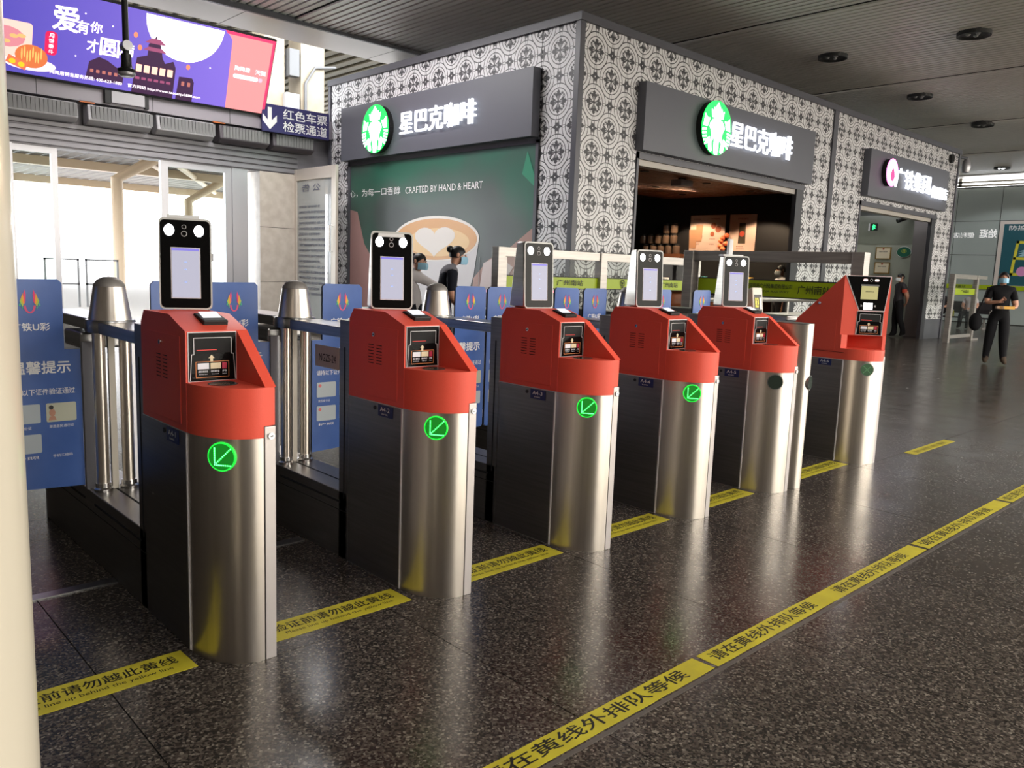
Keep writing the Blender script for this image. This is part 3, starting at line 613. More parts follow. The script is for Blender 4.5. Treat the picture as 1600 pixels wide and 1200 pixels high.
menu(12.0, 11.0, 2.0, 2.92, 'warm lit menu board with two drinks and pastries inside the kiosk', 1)
menu(10.87, 10.16, 2.0, 2.92, 'warm lit menu board with a single tall drink inside the kiosk', 0)
t = thing('flower_spray', 'bright orange flower decoration beside the menu boards', 'flowers', (17.3, 11.0, 2.1))
for k in range(6): MB().ball((0, .1*sin(k*2.3), .08*k*.8), .06, .07, .06).build('bloom', mat('bloom_orange', C(240, 120, 70), .5), t, smooth=True)
t = thing('serving_counter', 'brown wooden serving counter inside the coffee kiosk', 'counter', (16.1, 9.2, 0)); box('front', WOOD, (0, .5, 0, 4.4, 0, 1.08), t); box('worktop', mat('worktop_dark', C(70, 52, 44), .3), (-.05, .6, -.05, 4.5, 1.08, 1.14), t)
t = thing('wall_shelf', 'brown shelf of jars on the inner wall of the kiosk', 'shelf', (17.1, 12.1, 1.86)); box('board', WOOD, (0, .28, 0, 1.5, 0, .1), t); box('bracket', BLACKM, (.1, .28, .3, .33, -.15, 0), t); box('bracket', BLACKM, (.1, .28, 1.2, 1.23, -.15, 0), t)
JAR = mat('jar_glass', C(120, 96, 80), .15, alpha=.8)
for k in range(12):
    r = k//5; t = thing('storage_jar', 'brown storage jar on the kiosk wall shelf, %s row, %s' % ('lower' if k < 5 else 'middle' if k < 10 else 'top', ['rightmost', 'second from the right', 'middle one', 'second from the left', 'leftmost'][k % 5]), 'jar', (17.22, 12.3+(k % 5)*.24+(.1 if r else 0), 1.96+r*.26), 'jars on the kiosk shelf')
    MB().lathe([(.09, 0), (.1, .02), (.1, .19), (.07, .21)], n=12).build('jar_body', JAR, t, smooth=True); MB().lathe([(.075, .21), (.08, .215), (.08, .245), (.02, .25)], n=12).build('lid', BLACKM, t)
for k, (y, h, c) in enumerate(((9.6, .3, C(230, 180, 70)), (10.0, .2, C(190, 80, 50)), (10.4, .24, C(240, 230, 220)), (10.8, .28, C(90, 150, 150)), (11.3, .3, C(180, 120, 60)), (11.9, .22, C(220, 210, 200)))):
    t = thing('counter_item', ['amber', 'rust red', 'white', 'teal', 'brown', 'pale'][k]+' cup on the coffee serving counter', 'cup', (16.3, y, 1.14), 'cups on the serving counter')
    MB().lathe([(.05, 0), (.075, h*.8), (.08, h*.82), (.07, h)], n=12).build('cup_body', mat('cup_%d' % k, c, .4), t, smooth=True); MB().lathe([(.078, h*.8), (.082, h*.82), (.08, h*.9)], n=12).build('rim', WHITE, t)
t = thing('coffee_machine', 'grey coffee machine with dial on the serving counter', 'coffee machine', (16.15, 12.2, 1.14)); box('housing', ALU, (0, .4, 0, .5, 0, .42), t, .02); MB().tube([(-.03, .25, .22), (.02, .25, .22)], .08).build('dial', BLACK, t); box('drip_tray', BLACKM, (-.1, 0, .1, .4, 0, .04), t)

# convenience shop things
def frame(label, y0, y1, z0, z1):
    t = thing('certificate', label, 'certificate', (23.27, y0, z0), 'framed certificates in the shop'); W = y0-y1; H = z1-z0; n = -UX
    MB().plate(n*.0, -UY, UZ, [(0, 0), (W, 0), (W, H), (0, H)], .02).build('frame', mat('gold_frame', C(160, 126, 60), .35, .5), t)
    MB().plate(n*.021, -UY, UZ, [(.03, .03), (W-.03, .03), (W-.03, H-.03), (.03, H-.03)], .002).build('paper', mat('cert_paper', C(232, 218, 190), .6), t)
    MB().plate(n*.024, -UY, UZ, circ(W/2, H*.85, .025, n=10), .002).build('seal', mat('cert_red', C(170, 50, 40), .5), t)
    text('lettering', '荣誉证书 诚信经营', n*.025-UY*.1+UZ*H*.58, -UY, UZ, W-.2, .03, INK, t)
frame('gold framed certificate on the shop wall, upper of two', 9.8, 9.37, 2.08, 2.42); frame('gold framed certificate on the shop wall, lower of two', 9.8, 9.37, 1.68, 2.0)
t = thing('round_emblem', 'round green emblem with yellow mark on the shop wall', 'emblem', (23.27, 9.03, 2.29)); n = -UX
MB().plate(n*0, -UY, UZ, circ(0, 0, .2, .15, 32), .01).build('disc', WHITE, t); MB().plate(n*.011, -UY, UZ, circ(0, 0, .185, .137, 32), .002).build('green_ring', mat('emblem_green', C(24, 104, 80), .4), t); MB().plate(n*.014, -UY, UZ, circ(0, .02, .075, .055, 16), .002).build('yellow_mark', mat('emblem_yellow', C(190, 200, 70), .4), t)
for a in (-.05, 0, .05): MB().plate(n*.017, -UY, UZ, circ(a, .02, .012, .045, 8), .001).build('petal', mat('emblem_green', C(24, 104, 80), .4), t)
t = thing('exit_sign', 'small green running figure exit sign hanging in the shop', 'exit sign', (23.0, 9.92, 2.86)); n = -UX
MB().box(0, .04, -.2, .0, 0, .2).build('case', BLACKM, t); box('rod', WHITE, (.0, .04, .0, .04, 0, .2), t)
MB().plate((-.003, -.07, .03), -UY, UZ, [(0, 0), (.03, 0), (.04, .05), (.07, .02), (.09, .04), (.05, .09), (.07, .1), (.1, .09), (.06, .13), (.02, .12), (-.01, .09), (.01, .07)], .002).plate((-.003, -.1, .165), -UY, UZ, circ(0, 0, .015, n=8), .002).build('running_figure', em('exit_green', C(40, 220, 110), 1.6), t)
t = thing('shop_camera', 'dark security camera on the shop ceiling', 'camera', (22.9, 9.0, 3.1)); MB().tube([(0, 0, .4), (0, 0, .12)], .03).build('stem', BLACKM, t); MB().tube([(-.12, .1, .0), (.08, -.05, .1)], .06).build('camera_body', BLACKM, t)
t = thing('shop_counter', 'brown fronted shop counter with pale top beside the standing guard', 'counter', (19.2, 9.0, 0)); box('front', WOOD, (0, 2.7, 0, .6, 0, .98), t); box('worktop', mat('pale_top', C(196, 190, 176), .4), (-.04, 2.76, -.06, .66, .98, 1.03), t); box('kick_strip', ALU, (0, 2.7, -.01, 0, 0, .06), t)

# outside corner cameras on the kiosk
t = thing('dome_camera', 'grey bracket dome camera at the far top corner of the kiosk', 'camera', (KE+.05, KY, 4.62)); MB().tube([(0, 0, .18), (.35, -.05, .2)], .035).build('arm', TRIM, t); MB().lathe([(.01, -.2), (.09, -.17), (.12, -.05), (.1, .1), (.03, .2)], .38, -.05).build('dome', ALU, t, smooth=True)
t = thing('round_speaker', 'round black speaker near the far top corner of the kiosk', 'speaker', (22.9, KY-.04, 4.68)); MB().tube([(0, -.04, 0), (0, .03, 0)], .11, 16).build('speaker_body', BLACKM, t); MB().tube([(0, -.045, 0), (0, -.04, 0)], .08, 16).build('mesh_cover', DARK, t)

# poster, and shop lettering painted as a reflection on the far wall
ps = thing('wall_poster', 'teal framed poster with yellow window drawing on the far grey wall', 'poster', (34.88, 10.08, 1.38)); n = -UX
def pp(name, poly, m, d): return MB().plate(n*d, -UY, UZ, poly, .002).build(name, m, ps)
pp('frame', [(0, 0), (3.4, 0), (3.4, 2.55), (0, 2.55)], mat('poster_frame', C(205, 196, 190), .4), .01); pp('print', [(.14, .12), (3.26, .12), (3.26, 2.43), (.14, 2.43)], mat('poster_teal', C(32, 84, 96), .4), .014)
for a, b, c, d in ((.5, .52, .56, 1.8), (.5, 1.0, .56, .5+.03)): pass
YW = mat('poster_yellow', C(206, 200, 60), .4)
pp('yellow_bar', [(.5, .5), (.6, .5), (.72, 1.8), (.62, 1.8)], YW, .018); pp('yellow_bar', [(.62, 1.7), (2.2, 1.66), (2.2, 1.76), (.62, 1.8)], YW, .018); pp('yellow_bar', [(.56, 1.1), (2.2, 1.08), (2.2, 1.17), (.57, 1.19)], YW, .018); pp('yellow_bar', [(.5, .5), (2.2, .5), (2.2, .6), (.51, .6)], YW, .018)
for k in range(3): pp('sky_stripe', [(.72, 1.22+k*.09), (.9, 1.22+k*.09), (1.5, 1.6+k*.02), (1.3, 1.6)], mat('poster_sky', C(150, 190, 206), .4), .016)
for x, y, r, c in ((.9, .66, .18, C(206, 140, 190)), (1.12, .76, .16, C(214, 150, 196)), (1.35, .5, .28, C(206, 60, 60))): pp('blossom', circ(x, y, r, n=16), mat('poster_%d' % int(x*100), c, .4), .022)
text('lettering', '防控疫情 人人有责', n*.02-UY*.32+UZ*2.2, -UY, UZ, 2.4, .17, WTXT, ps)
rt = thing('sign_reflection', 'white reflection of shop lettering painted on the far grey wall', 'lettering', (34.89, 10.15, 3.3)); MB()
text('letter_row', '便利店', -UX*.02+UY*1.55, -UY, UZ, .75, .2, mat('reflected_letters', C(215), .4, emit=C(215), es=.3), rt, .01, mirror=True); text('letter_row', '始逛', -UX*.02+UY*.62, -UY, UZ, .6, .32, mat('reflected_letters', C(215), .4), rt, .02, mirror=True)

# ------------------------------------------------------------------ glass fences with the green band
FST = noisemat('fence_steel', C(160, 156, 152), C(176, 171, 166), (3, 3, 40), .36, .04, .6)
FG = glassmat('fence_glass', (.95, .97, .96, 1), .35)
def fence(name, label, O, U, L, H, posts, b0, b1, texts, rear=False):
    t = thing(name, label, 'barrier', O); U = Vector(U); n = U.cross(UZ)
    def bar(nm, a0, a1, z0, z1, d, m):
        p = MB(); q = n*d; p.plate(-n*d, U, UZ, [(a0, z0), (a1, z0), (a1, z1), (a0, z1)], 2*d); return p.build(nm, m, t, .004 if m is FST else 0)
    for a in posts: bar('post', a-.06, a+.06, 0, H, .06, FST)
    for a, b in zip(posts[:-1], posts[1:]):
        bar('rail', a+.06, b-.06, H-.11, H, .04, FST); bar('rail', a+.06, b-.06, .1, .18, .03, FST)
        bar('stile', a+.06, a+.12, .18, H-.11, .02, FST)
        bar('glass_pane', a+.12, b-.06, .18, H-.11, .006, FG)
        bar('green_band', a+.12, b-.06, b0, b1, .009, GREEN); bar('band_edge', a+.12, b-.06, b0-.012, b0, .01, BLACKM); bar('band_edge', a+.12, b-.06, b1, b1+.012, .01, BLACKM)
    for tx, a0, w_, z, h, bl in texts: text('lettering', tx, U*a0+UZ*z+n*.0195, U, UZ, w_, h, INK, t, bl)
    return t, n
f1, n1 = fence('glass_barrier', 'steel framed glass barrier with green band in front of the mural corner', (6.5, 7.18, 0), UX, 4, 1.68, [0, 1.86, 3.95], 1.2, 1.34, [('广州南站', 1.0, .5, 1.235, .075, .006), ('中国铁路', 2.5, .4, 1.265, .05, .01), ('广州南站', 3.2, .42, 1.235, .075, .006)])
def railmark(p, n, U, O, s):
    m = MB(); O = Vector(O)
    ring = [(s*cos(a), s*sin(a)*1.05) for a in [RD(-60+k*300/20) for k in range(21)]]
    for k in range(20):
        a, b = ring[k], ring[k+1]; m.plate(O+n*.0195, U, UZ, [a, b, (b[0]*.78, b[1]*.78), (a[0]*.78, a[1]*.78)], .001)
    m.plate(O+n*.0195, U, UZ, circ(0, .1*s, .32*s, n=12), .001).plate(O+n*.0195, U, UZ, [(-.1*s, 0), (.1*s, 0), (.14*s, -1.2*s), (-.14*s, -1.2*s)], .001).plate(O+n*.0195, U, UZ, [(-.55*s, -1.3*s), (.55*s, -1.3*s), (.55*s, -1.12*s), (-.55*s, -1.12*s)], .001)
    m.build('railway_mark', INK, p)
railmark(f1, n1, UX, (2.32, 0, 1.28), .05)
f2, n2 = fence('glass_barrier', 'long glass barrier with green band beside the last red gate', (7.66, 5.26, 0), -UY, 2, 1.7, [0, 1.9], 1.24, 1.4, [('中国铁路广州局集团有限公司', .72, .52, 1.325, .045, .01), ('广州南站', 1.3, .34, 1.28, .085, .006), ('CHINA RAILWAY', .85, .36, 1.28, .022, .004)])
f3, n3 = fence('glass_barrier', 'steel framed glass barrier in front of the seated passengers', (21.7, 7.18, 0), UX, 2, 1.71, [0, 1.72], 1.2, 1.36, [('广州南站', .6, .6, 1.24, .09, .006)])
MB().box(1.78, 2.5, -.03, .03, 1.62, 1.7).box(1.78, 2.3, -.03, .03, 0, .05).build('end_arm', FST, f3)
t = thing('wall_band', 'yellow green lettered band along the far grey wall', 'band', (34.86, 12, 1.32)); box('band', GREEN, (0, .03, -14, 3, 0, .17), t)
for y in (-3.05, -5.2, -.4): text('lettering', '广州南站', (-.004, y, .04), -UY, UZ, .55, .1, INK, t)
# tube rail with a strap behind the gates
t = thing('tube_rail', 'thick steel tube rail with a black strap behind the last two gates', 'rail', (8.7, 6.0, 0))
MB().tube([(0, 0, 1.13), (3.6, 0, 1.13)], .045, 14).build('tube', FST, t, smooth=True); MB().tube([(-.02, 0, 1.13), (.005, 0, 1.13)], .055, 14).build('end_cap', BLACKM, t)
for x in (1.25, 2.6): MB().tube([(x, 0, 0), (x, 0, 1.12)], .028).build('post', FST, t, smooth=True)
for x in (1.25,): MB().tube([(x, 0, 1.13), (x+.01, 0, 1.13)], .05).build('collar', BLACKM, t)
MB().plate((.55, -.06, .75), UX, UZ, [(.28, .0), (.36, .02), (.12, .42), (0, .46), (-.08, .4), (-.02, .4), (.04, .4)], .01).build('strap', BLACKM, t)
box('lower_rail', FST, (0, 3.6, -.02, .02, .85, .93), t)

# luggage scanner desk near the mural
t = thing('scanner_desk', 'dark inspection desk with a pink lit strip in front of the mural', 'desk', (6.75, 7.7, 0)); box('cabinet', mat('desk_dark', C(40, 40, 46), .3), (0, 1.5, 0, .6, 0, 1.12), t); box('top', ALU, (-.03, 1.53, -.03, .63, 1.12, 1.16), t); box('lit_strip', em('pink_strip', C(255, 90, 110), 1.5), (0, 1.5, -.034, -.03, 1.125, 1.15), t); box('shelf', ALU, (0, 1.5, -.02, 0, .8, .86), t)

# pale round column at the left edge of the view
pcx, pcy, pr = .186, 1.89, .2
struct(MB().lathe([(pr, 0), (pr, CZ)], 0, 0, 48).build('pillar', mat('pillar_gloss', C(208, 200, 182), .22), None, smooth=True, loc=(pcx, pcy, 0)))

# ------------------------------------------------------------------ floor tapes and threshold strips
def tape(x0, x1, y0, y1, label, group, segs, name='floor_tape', ragged=True):
    t = thing(name, label, 'floor tape', (x0, y0, .0005), group); W = x1-x0; H = y1-y0
    pts = [(0, 0)]; 
    for k in range(1, 20): pts.append((W*k/20, random.uniform(-.0015, .0015) if ragged else 0))
    pts += [(W, .002), (W-.004, H)]
    for k in range(19, 0, -1): pts.append((W*k/20, H+(random.uniform(-.0015, .0015) if ragged else 0)))
    pts.append((.003, H)); MB().prism(pts, 2, 0, .0008).build('strip', YEL, t)
    m = MB()
    for tx, a, b, c, d, bl in segs: text('', tx, (a, b, .0012), UX, UY, c, d, INK, bold=bl, mb=m)
    m.build('lettering', INK, t); return t
gx = [XA[0]-.92]+XA[:5]
lab = ['yellow lettered floor tape at the lower left, nearest the pale column', 'yellow lettered floor tape between the first and second red gates', 'yellow lettered floor tape between the second and third red gates', 'yellow lettered floor tape between the third and fourth red gates', 'yellow lettered floor tape between the fourth and fifth red gates', 'yellow lettered floor tape between the fifth and last red gates']
for i in range(6):
    x1 = XA[i]-.028; x0 = gx[i]+.2 if i < 5 else XA[5]-.9
    W = x1-x0
    t = tape(x0, x1, 2.65, 2.805, lab[i], 'yellow tapes between the gates', [('验证前请勿越此黄线', .1, .07, W-.14, .06, .012), ('Please line up behind the yellow line', .13, .028, W-.2, .028, .004)])
    MB().plate((.0, .03, .0012), UX, UY, [(.02, .0), (.085, .0), (.06, .05)], .0002).build('warning_triangle', INK, t); MB().plate((.0, .03, .0016), UX, UY, [(.034, .006), (.074, .006), (.059, .04)], .0002).build('triangle_fill', YEL, t)
ends = [(.95, 2.472), (2.492, 4.53), (4.56, 6.0), (6.04, 8.05), (8.08, 10.1)]
ll = ['yellow waiting line tape at the bottom edge, nearest the viewer', 'yellow waiting line tape second from the viewer', 'yellow waiting line tape third from the viewer', 'yellow waiting line tape at the right edge of the view', 'yellow waiting line tape farthest along the line']
for (a, b), l in zip(ends, ll):
    L = b-a; s = []
    nrep = 2 if 1.8 < L and a > 2 else 1
    if a < 1: s = [('请在黄线外排队等候', L-1.1, .022, .98, .062, .012)]
    else:
        for k in range(nrep): s.append(('请在黄线外排队等候', .04+k*L/nrep, .022, L/nrep*.78, .062, .012))
    tape(a, b, 1.474, 1.572, l, 'yellow tapes of the waiting line', s)
tape(7.03, 7.98, 2.46, 2.56, 'short worn yellow floor tape beyond the last red gate', None, [('请在黄线外排队等候', .1, .02, .7, .05, .005)])
t = thing('floor_joint_strip', 'thin dull metal strip in the floor below the waiting line', 'floor strip', (-2, 1.462, .0003)); box('bar', mat('dull_strip', C(110, 104, 98), .5, .5), (0, 14, -.014, .004, 0, .001), t)
for k in range(3):
    x0 = [XA[0]-.9, XA[0], XA[1]][k]+.24
    t = thing('threshold_strip', ['shiny floor strip between the pale column and the first gate', 'shiny floor strip between the first and second gates', 'shiny floor strip between the second and third gates'][k], 'floor strip', (x0, 3.62, 0)); box('bar', STEELH, (-.01, .66, -.03, .03, 0, .006), t)
t = thing('paper_scrap', 'small white paper scrap on the floor near the shop', 'litter', (11.9, 5.2, .001)); MB().prism([(0, 0), (.3, .03), (.34, .1), (.18, .07), (-.02, .08)], 2, 0, .004).build('paper', WHITE, t)

# ------------------------------------------------------------------ ticket gates
NOSE = [(.172-.172*cos(RD(a)), -.004-.230*sin(RD(a))) for a in range(0, 91, 6)]
def nose_poly(grow=0, back=.5, notch=False, right=.218):
    p = [(x-(grow if x < .1 else 0), y-grow) for x, y in NOSE]
    p = [(-grow, back)]+p
    p += [(.172, back)] if notch else [(.216+grow, -.222-grow), (right+grow, back)]
    return p
CARDW = mat('card_white', C(228, 228, 236), .5); CARDB = mat('card_beige', C(226, 210, 176), .5); CARDR = mat('card_red', C(176, 26, 62), .5)
ORANGE = mat('orange_line', C(226, 140, 84), .5); LITE = mat('light_line', C(208, 204, 206), .4); SKIN = mat('skin', C(196, 146, 122), .55)
PLAST = mat('grey_plastic', C(200, 200, 196), .4)
RB = [C(232, 64, 120), C(244, 170, 60), C(190, 210, 80), C(70, 190, 150), C(70, 180, 170)]
def reader(p, O, U, W, H):
    """card reader window: light frame, dark recess above, instruction card below"""
    O = Vector(O); U = Vector(U); n = U.cross(UZ)
    def q(name, poly, m, d, th=.0012, par=None): return MB().plate(O+n*d, U, UZ, poly, th).build(name, m, par or p)
    rd = MB().plate(O, U, UZ, [(0, 0), (W, 0), (W, H), (0, H)], .004).build('reader_panel', LITE, p)
    q('black_face', [(.003, .002), (W-.003, .002), (W-.003, H-.003), (.003, H-.003)], BLACK, .004, par=rd)
    s = W/.173
    def line(pts, wd=.0022, m=LITE, d=.0056):
        b = MB()
        for (x0, y0), (x1, y1) in zip(pts[:-1], pts[1:]):
            L = math.hypot(x1-x0, y1-y0) or 1; nx_, ny_ = -(y1-y0)/L*wd/2, (x1-x0)/L*wd/2
            b.plate(O+n*d, U, UZ, [(x0-nx_, y0-ny_), (x1-nx_, y1-ny_), (x1+nx_, y1+ny_), (x0+nx_, y0+ny_)], .001)
        b.build('outline', m, rd)
    hy = H*.55
    line([(.006, .004), (.012, hy), (.02*s, hy), (.02*s, H*.88), (W-.02*s, H*.88), (W-.02*s, hy), (W-.012, hy), (W-.006, .004)])
    q('slot_recess', [(.024*s, hy+.004), (W-.024*s, hy+.004), (W-.024*s, H*.86), (.024*s, H*.86)], DARK, .0052, par=rd)
    q('red_glint', [(.03*s, hy+.014), (.1*s, hy+.014), (.1*s, hy+.0155), (.03*s, hy+.0155)], em('red_line', C(220, 60, 50), .8), .0066, .0004, par=rd)
    x0, x1, y0, y1 = .026*s, W-.03*s, H*.08, H*.40
    line([(x0, y0), (x1, y0), (x1, y1), (x0, y1), (x0, y0)], .0018, ORANGE)
    cy = H*.25; ch = H*.12
    q('card_picture', [(x0+.006, cy), (x0+.046*s, cy), (x0+.046*s, cy+ch), (x0+.006, cy+ch)], CARDW, .006, par=rd)
    q('card_picture', [(x0+.051*s, cy), (x0+.088*s, cy), (x0+.088*s, cy+ch), (x0+.051*s, cy+ch)], CARDB, .006, par=rd)
    q('passport_picture', [(x0+.093*s, cy-.001), (x0+.11*s, cy-.001), (x0+.11*s, cy+ch), (x0+.093*s, cy+ch)], CARDR, .006, par=rd)
    ax = W*.47; q('arrow', [(ax-.005, y1), (ax+.005, y1), (ax+.005, y1+.012), (ax+.011, y1+.012), (ax, y1+.024), (ax-.011, y1+.012), (ax-.005, y1+.012)], CARDB, .0062, par=rd)
    m = MB()
    for tx, a, wd in (('居民身份证', x0+.008, .034*s), ('临时身份证', x0+.053*s, .03*s), ('护照', x0+.094*s, .015*s)): text('', tx, O+n*.0065+U*a+UZ*(H*.18), U, UZ, wd, .0075, CARDW, mb=m, bold=.02)
    for tx, a, wd in (('Identity card', x0+.01, .03*s), ('Temporary ID', x0+.055*s, .026*s), ('Passport', x0+.094*s, .015*s)): text('', tx, O+n*.0065+U*a+UZ*(H*.13), U, UZ, wd, .004, CARDW, mb=m)
    m.build('lettering', CARDW, rd)
def emblem_U(m, O, U, n, cx, cz, s, par):
    """rainbow U mark made of two feathered wings joined by a pink bowl"""
    bowl = []
    for k in range(17): a = pi+pi*k/16; bowl.append((cx+s*.42*cos(a), cz-s*.25+s*.62*sin(a)))
    inn = [(cx+(x-cx)*.62, cz-s*.25+(z-cz+s*.25)*.8) for x, z in bowl]
    MB().plate(O, U, UZ, bowl+inn[::-1], .001).build('emblem_bowl', mat('emblem_pink', C(226, 86, 130), .5), par)
    for sg_ in (-1, 1):
        for i, (x0, z0, x1, z1) in enumerate(((.34, -.1, .34, 1.0), (.42, -.2, .5, .72), (.5, -.35, .62, .4), (.5, -.55, .7, .05))):
            mm = mat('emblem_%d' % i, RB[i], .5)
            q = [(cx+sg_*s*x0, cz+s*z0), (cx+sg_*s*(x0+.09), cz+s*(z0+.25)), (cx+sg_*s*(x1+.06), cz+s*(z1-.3)), (cx+sg_*s*x1*.9, cz+s*z1), (cx+sg_*s*(x1-.1), cz+s*(z1-.35)), (cx+sg_*s*(x0-.06), cz+s*(z0+.15))]
            MB().plate(O+n*.0004*i, U, UZ, q, .001).build('emblem_feather', mm, par)
def wing(t, side):
    """swinging barrier panel with its blue passenger notice; local x mirrored for the right one"""
    n = -UY
    if side < 0: X = lambda x: x
    else: X = lambda x: .226-x
    xo = -.335
    pts = [(X(xo+.012), .37), (X(-.013), .355), (X(-.013), .99), (X(-.078), .99), (X(-.078), 1.285), (X(-.095), 1.302), (X(xo+.02), 1.3), (X(xo), 1.28), (X(xo), .38)]
    w_ = MB().plate((0, 1.212, 0), UX, UZ, pts if side < 0 else pts[::-1], .012).build('flap_panel', mat('flap_dark', C(30, 34, 50), .3), t)
    MB().plate((0, 1.1995, 0), UX, UZ, [(x*.995+(.001 if side < 0 else .002), z) for x, z in (pts if side < 0 else pts[::-1])], .001).build('blue_sticker', BLUE, w_)
    O = Vector((0, 1.198, 0)); cx = X(-.205); 
    emblem_U(None, O, UX, n, cx-.0, 1.2, .055, w_)
    L = min(X(xo), X(-.078)); text('lettering', '广铁U彩', O+UX*(cx-.075)+UZ*1.075, UX, UZ, .15, .036, WTXT, w_, .02)
    l2 = min(X(xo), X(-.013)); text('lettering', '温馨提示', O+UX*(l2+.045)+UZ*.885, UX, UZ, .235, .055, WTXT, w_, .02)
    text('lettering', '请持以下证件验证通过', O+UX*(l2+.03)+UZ*.79, UX, UZ, .265, .028, WTXT, w_, .008)
    caps = ['居民身份证', '港澳居民通行证', '护照', '手机二维码']
    for k in range(4):
        a = l2+.03+(k % 2)*.145; z = .665-(k//2)*.135
        if k == 3:
            text('lettering', caps[3], O+UX*(a+.02)+UZ*(z-.028), UX, UZ, .08, .014, WTXT, w_, .004)
            if side < 0: continue
        c = MB().plate(O, UX, UZ, rrect(a, a+.122, z, z+.085, .006, 2), .001).build('card_picture', mat('card_pale', C(190, 200, 206), .5) if k != 1 else mat('card_tan', C(196, 198, 178), .5), w_)
        mm = MB().plate(O-UY*.0012, UX, UZ, circ(a+.02, z+.066, .01, n=8), .0008)
        mm.build('card_mark', mat('card_rose', C(226, 120, 120), .5) if side > 0 else mat('card_hair', C(50, 46, 50), .5), w_)
        if k == 1 and side < 0: MB().plate(O-UY*.0012, UX, UZ, circ(a+.024, z+.042, .013, .017, n=10), .0008).plate(O-UY*.0012, UX, UZ, [(a+.008, z+.008), (a+.04, z+.008), (a+.034, z+.026), (a+.014, z+.026)], .0008).build('portrait', SKIN, w_)
        if k < 3: text('lettering', caps[k], O+UX*(a+.01)+UZ*(z-.028), UX, UZ, .1 if k else .075, .014, WTXT, w_, .004)
    return w_
def led_disc(t, state, ang=46, z=.75, cx=None, n=None):
    if cx is None: cx = Vector((.172-.172*cos(RD(ang)), -.004-.230*sin(RD(ang)), z)); n = Vector((-cos(RD(ang))/.172, -sin(RD(ang))/.23, 0)).normalized()
    U = UZ.cross(n)*-1
    U = Vector((-n.y, n.x, 0))*1.0
    if U.cross(UZ).dot(n) < 0: U = -U
    MB().plate(cx-n*.012, U, UZ, circ(0, 0, .051, n=36), .0165).build('display_rim', STEELH if state != 'on' else em('rim_green', C(30, 220, 60), .75), t)
    back = {'on': LEDB, 'dim': mat('led_dim_back', C(70, 104, 76), .3), 'off': mat('lens_off', C(44, 54, 48), .08)}[state]
    fc = MB().plate(cx+n*.0045, U, UZ, circ(0, 0, .046, n=36), .0015).build('arrow_display', back, t)
    def dots(pts, m, r=.0026):
        b = MB()
        for x, y in pts: b.plate(cx+n*.0062, U, UZ, circ(x, y, r, n=7), .0008)
        b.build('arrow_dots', m, fc)
    if state == 'on':
        P = [(-.024, -.028+k*.0064) for k in range(10)]+[(-.024+k*.0058, -.028+k*.0058) for k in range(1, 11)]+[(-.017+k*.0064, -.029) for k in range(9)]
        dots(P, LEDG)
        MB().plate(cx+n*.0061, U, UZ, [(-.0265, -.032), (-.0215, -.032), (-.0215, .032), (-.0265, .032)], .0003).plate(cx+n*.0061, U, UZ, [(-.026, -.0265), (-.022, -.0305), (.035, .0265), (.031, .0305)], .0003).build('arrow_glow', em('led_mid', C(20, 225, 50), .8), fc)
    elif state == 'dim':
        P = [(k*.0062, k*.0062*sg_) for k in range(-4, 5) for sg_ in (-1, 1)]; dots(P, mat('dot_dim', C(120, 180, 130), .4), .003)
TERM = [(.070, .425, -22), (.053, .335, -25), (.032, .288, -8), (.105, .315, -18), (.098, .300, -30)]
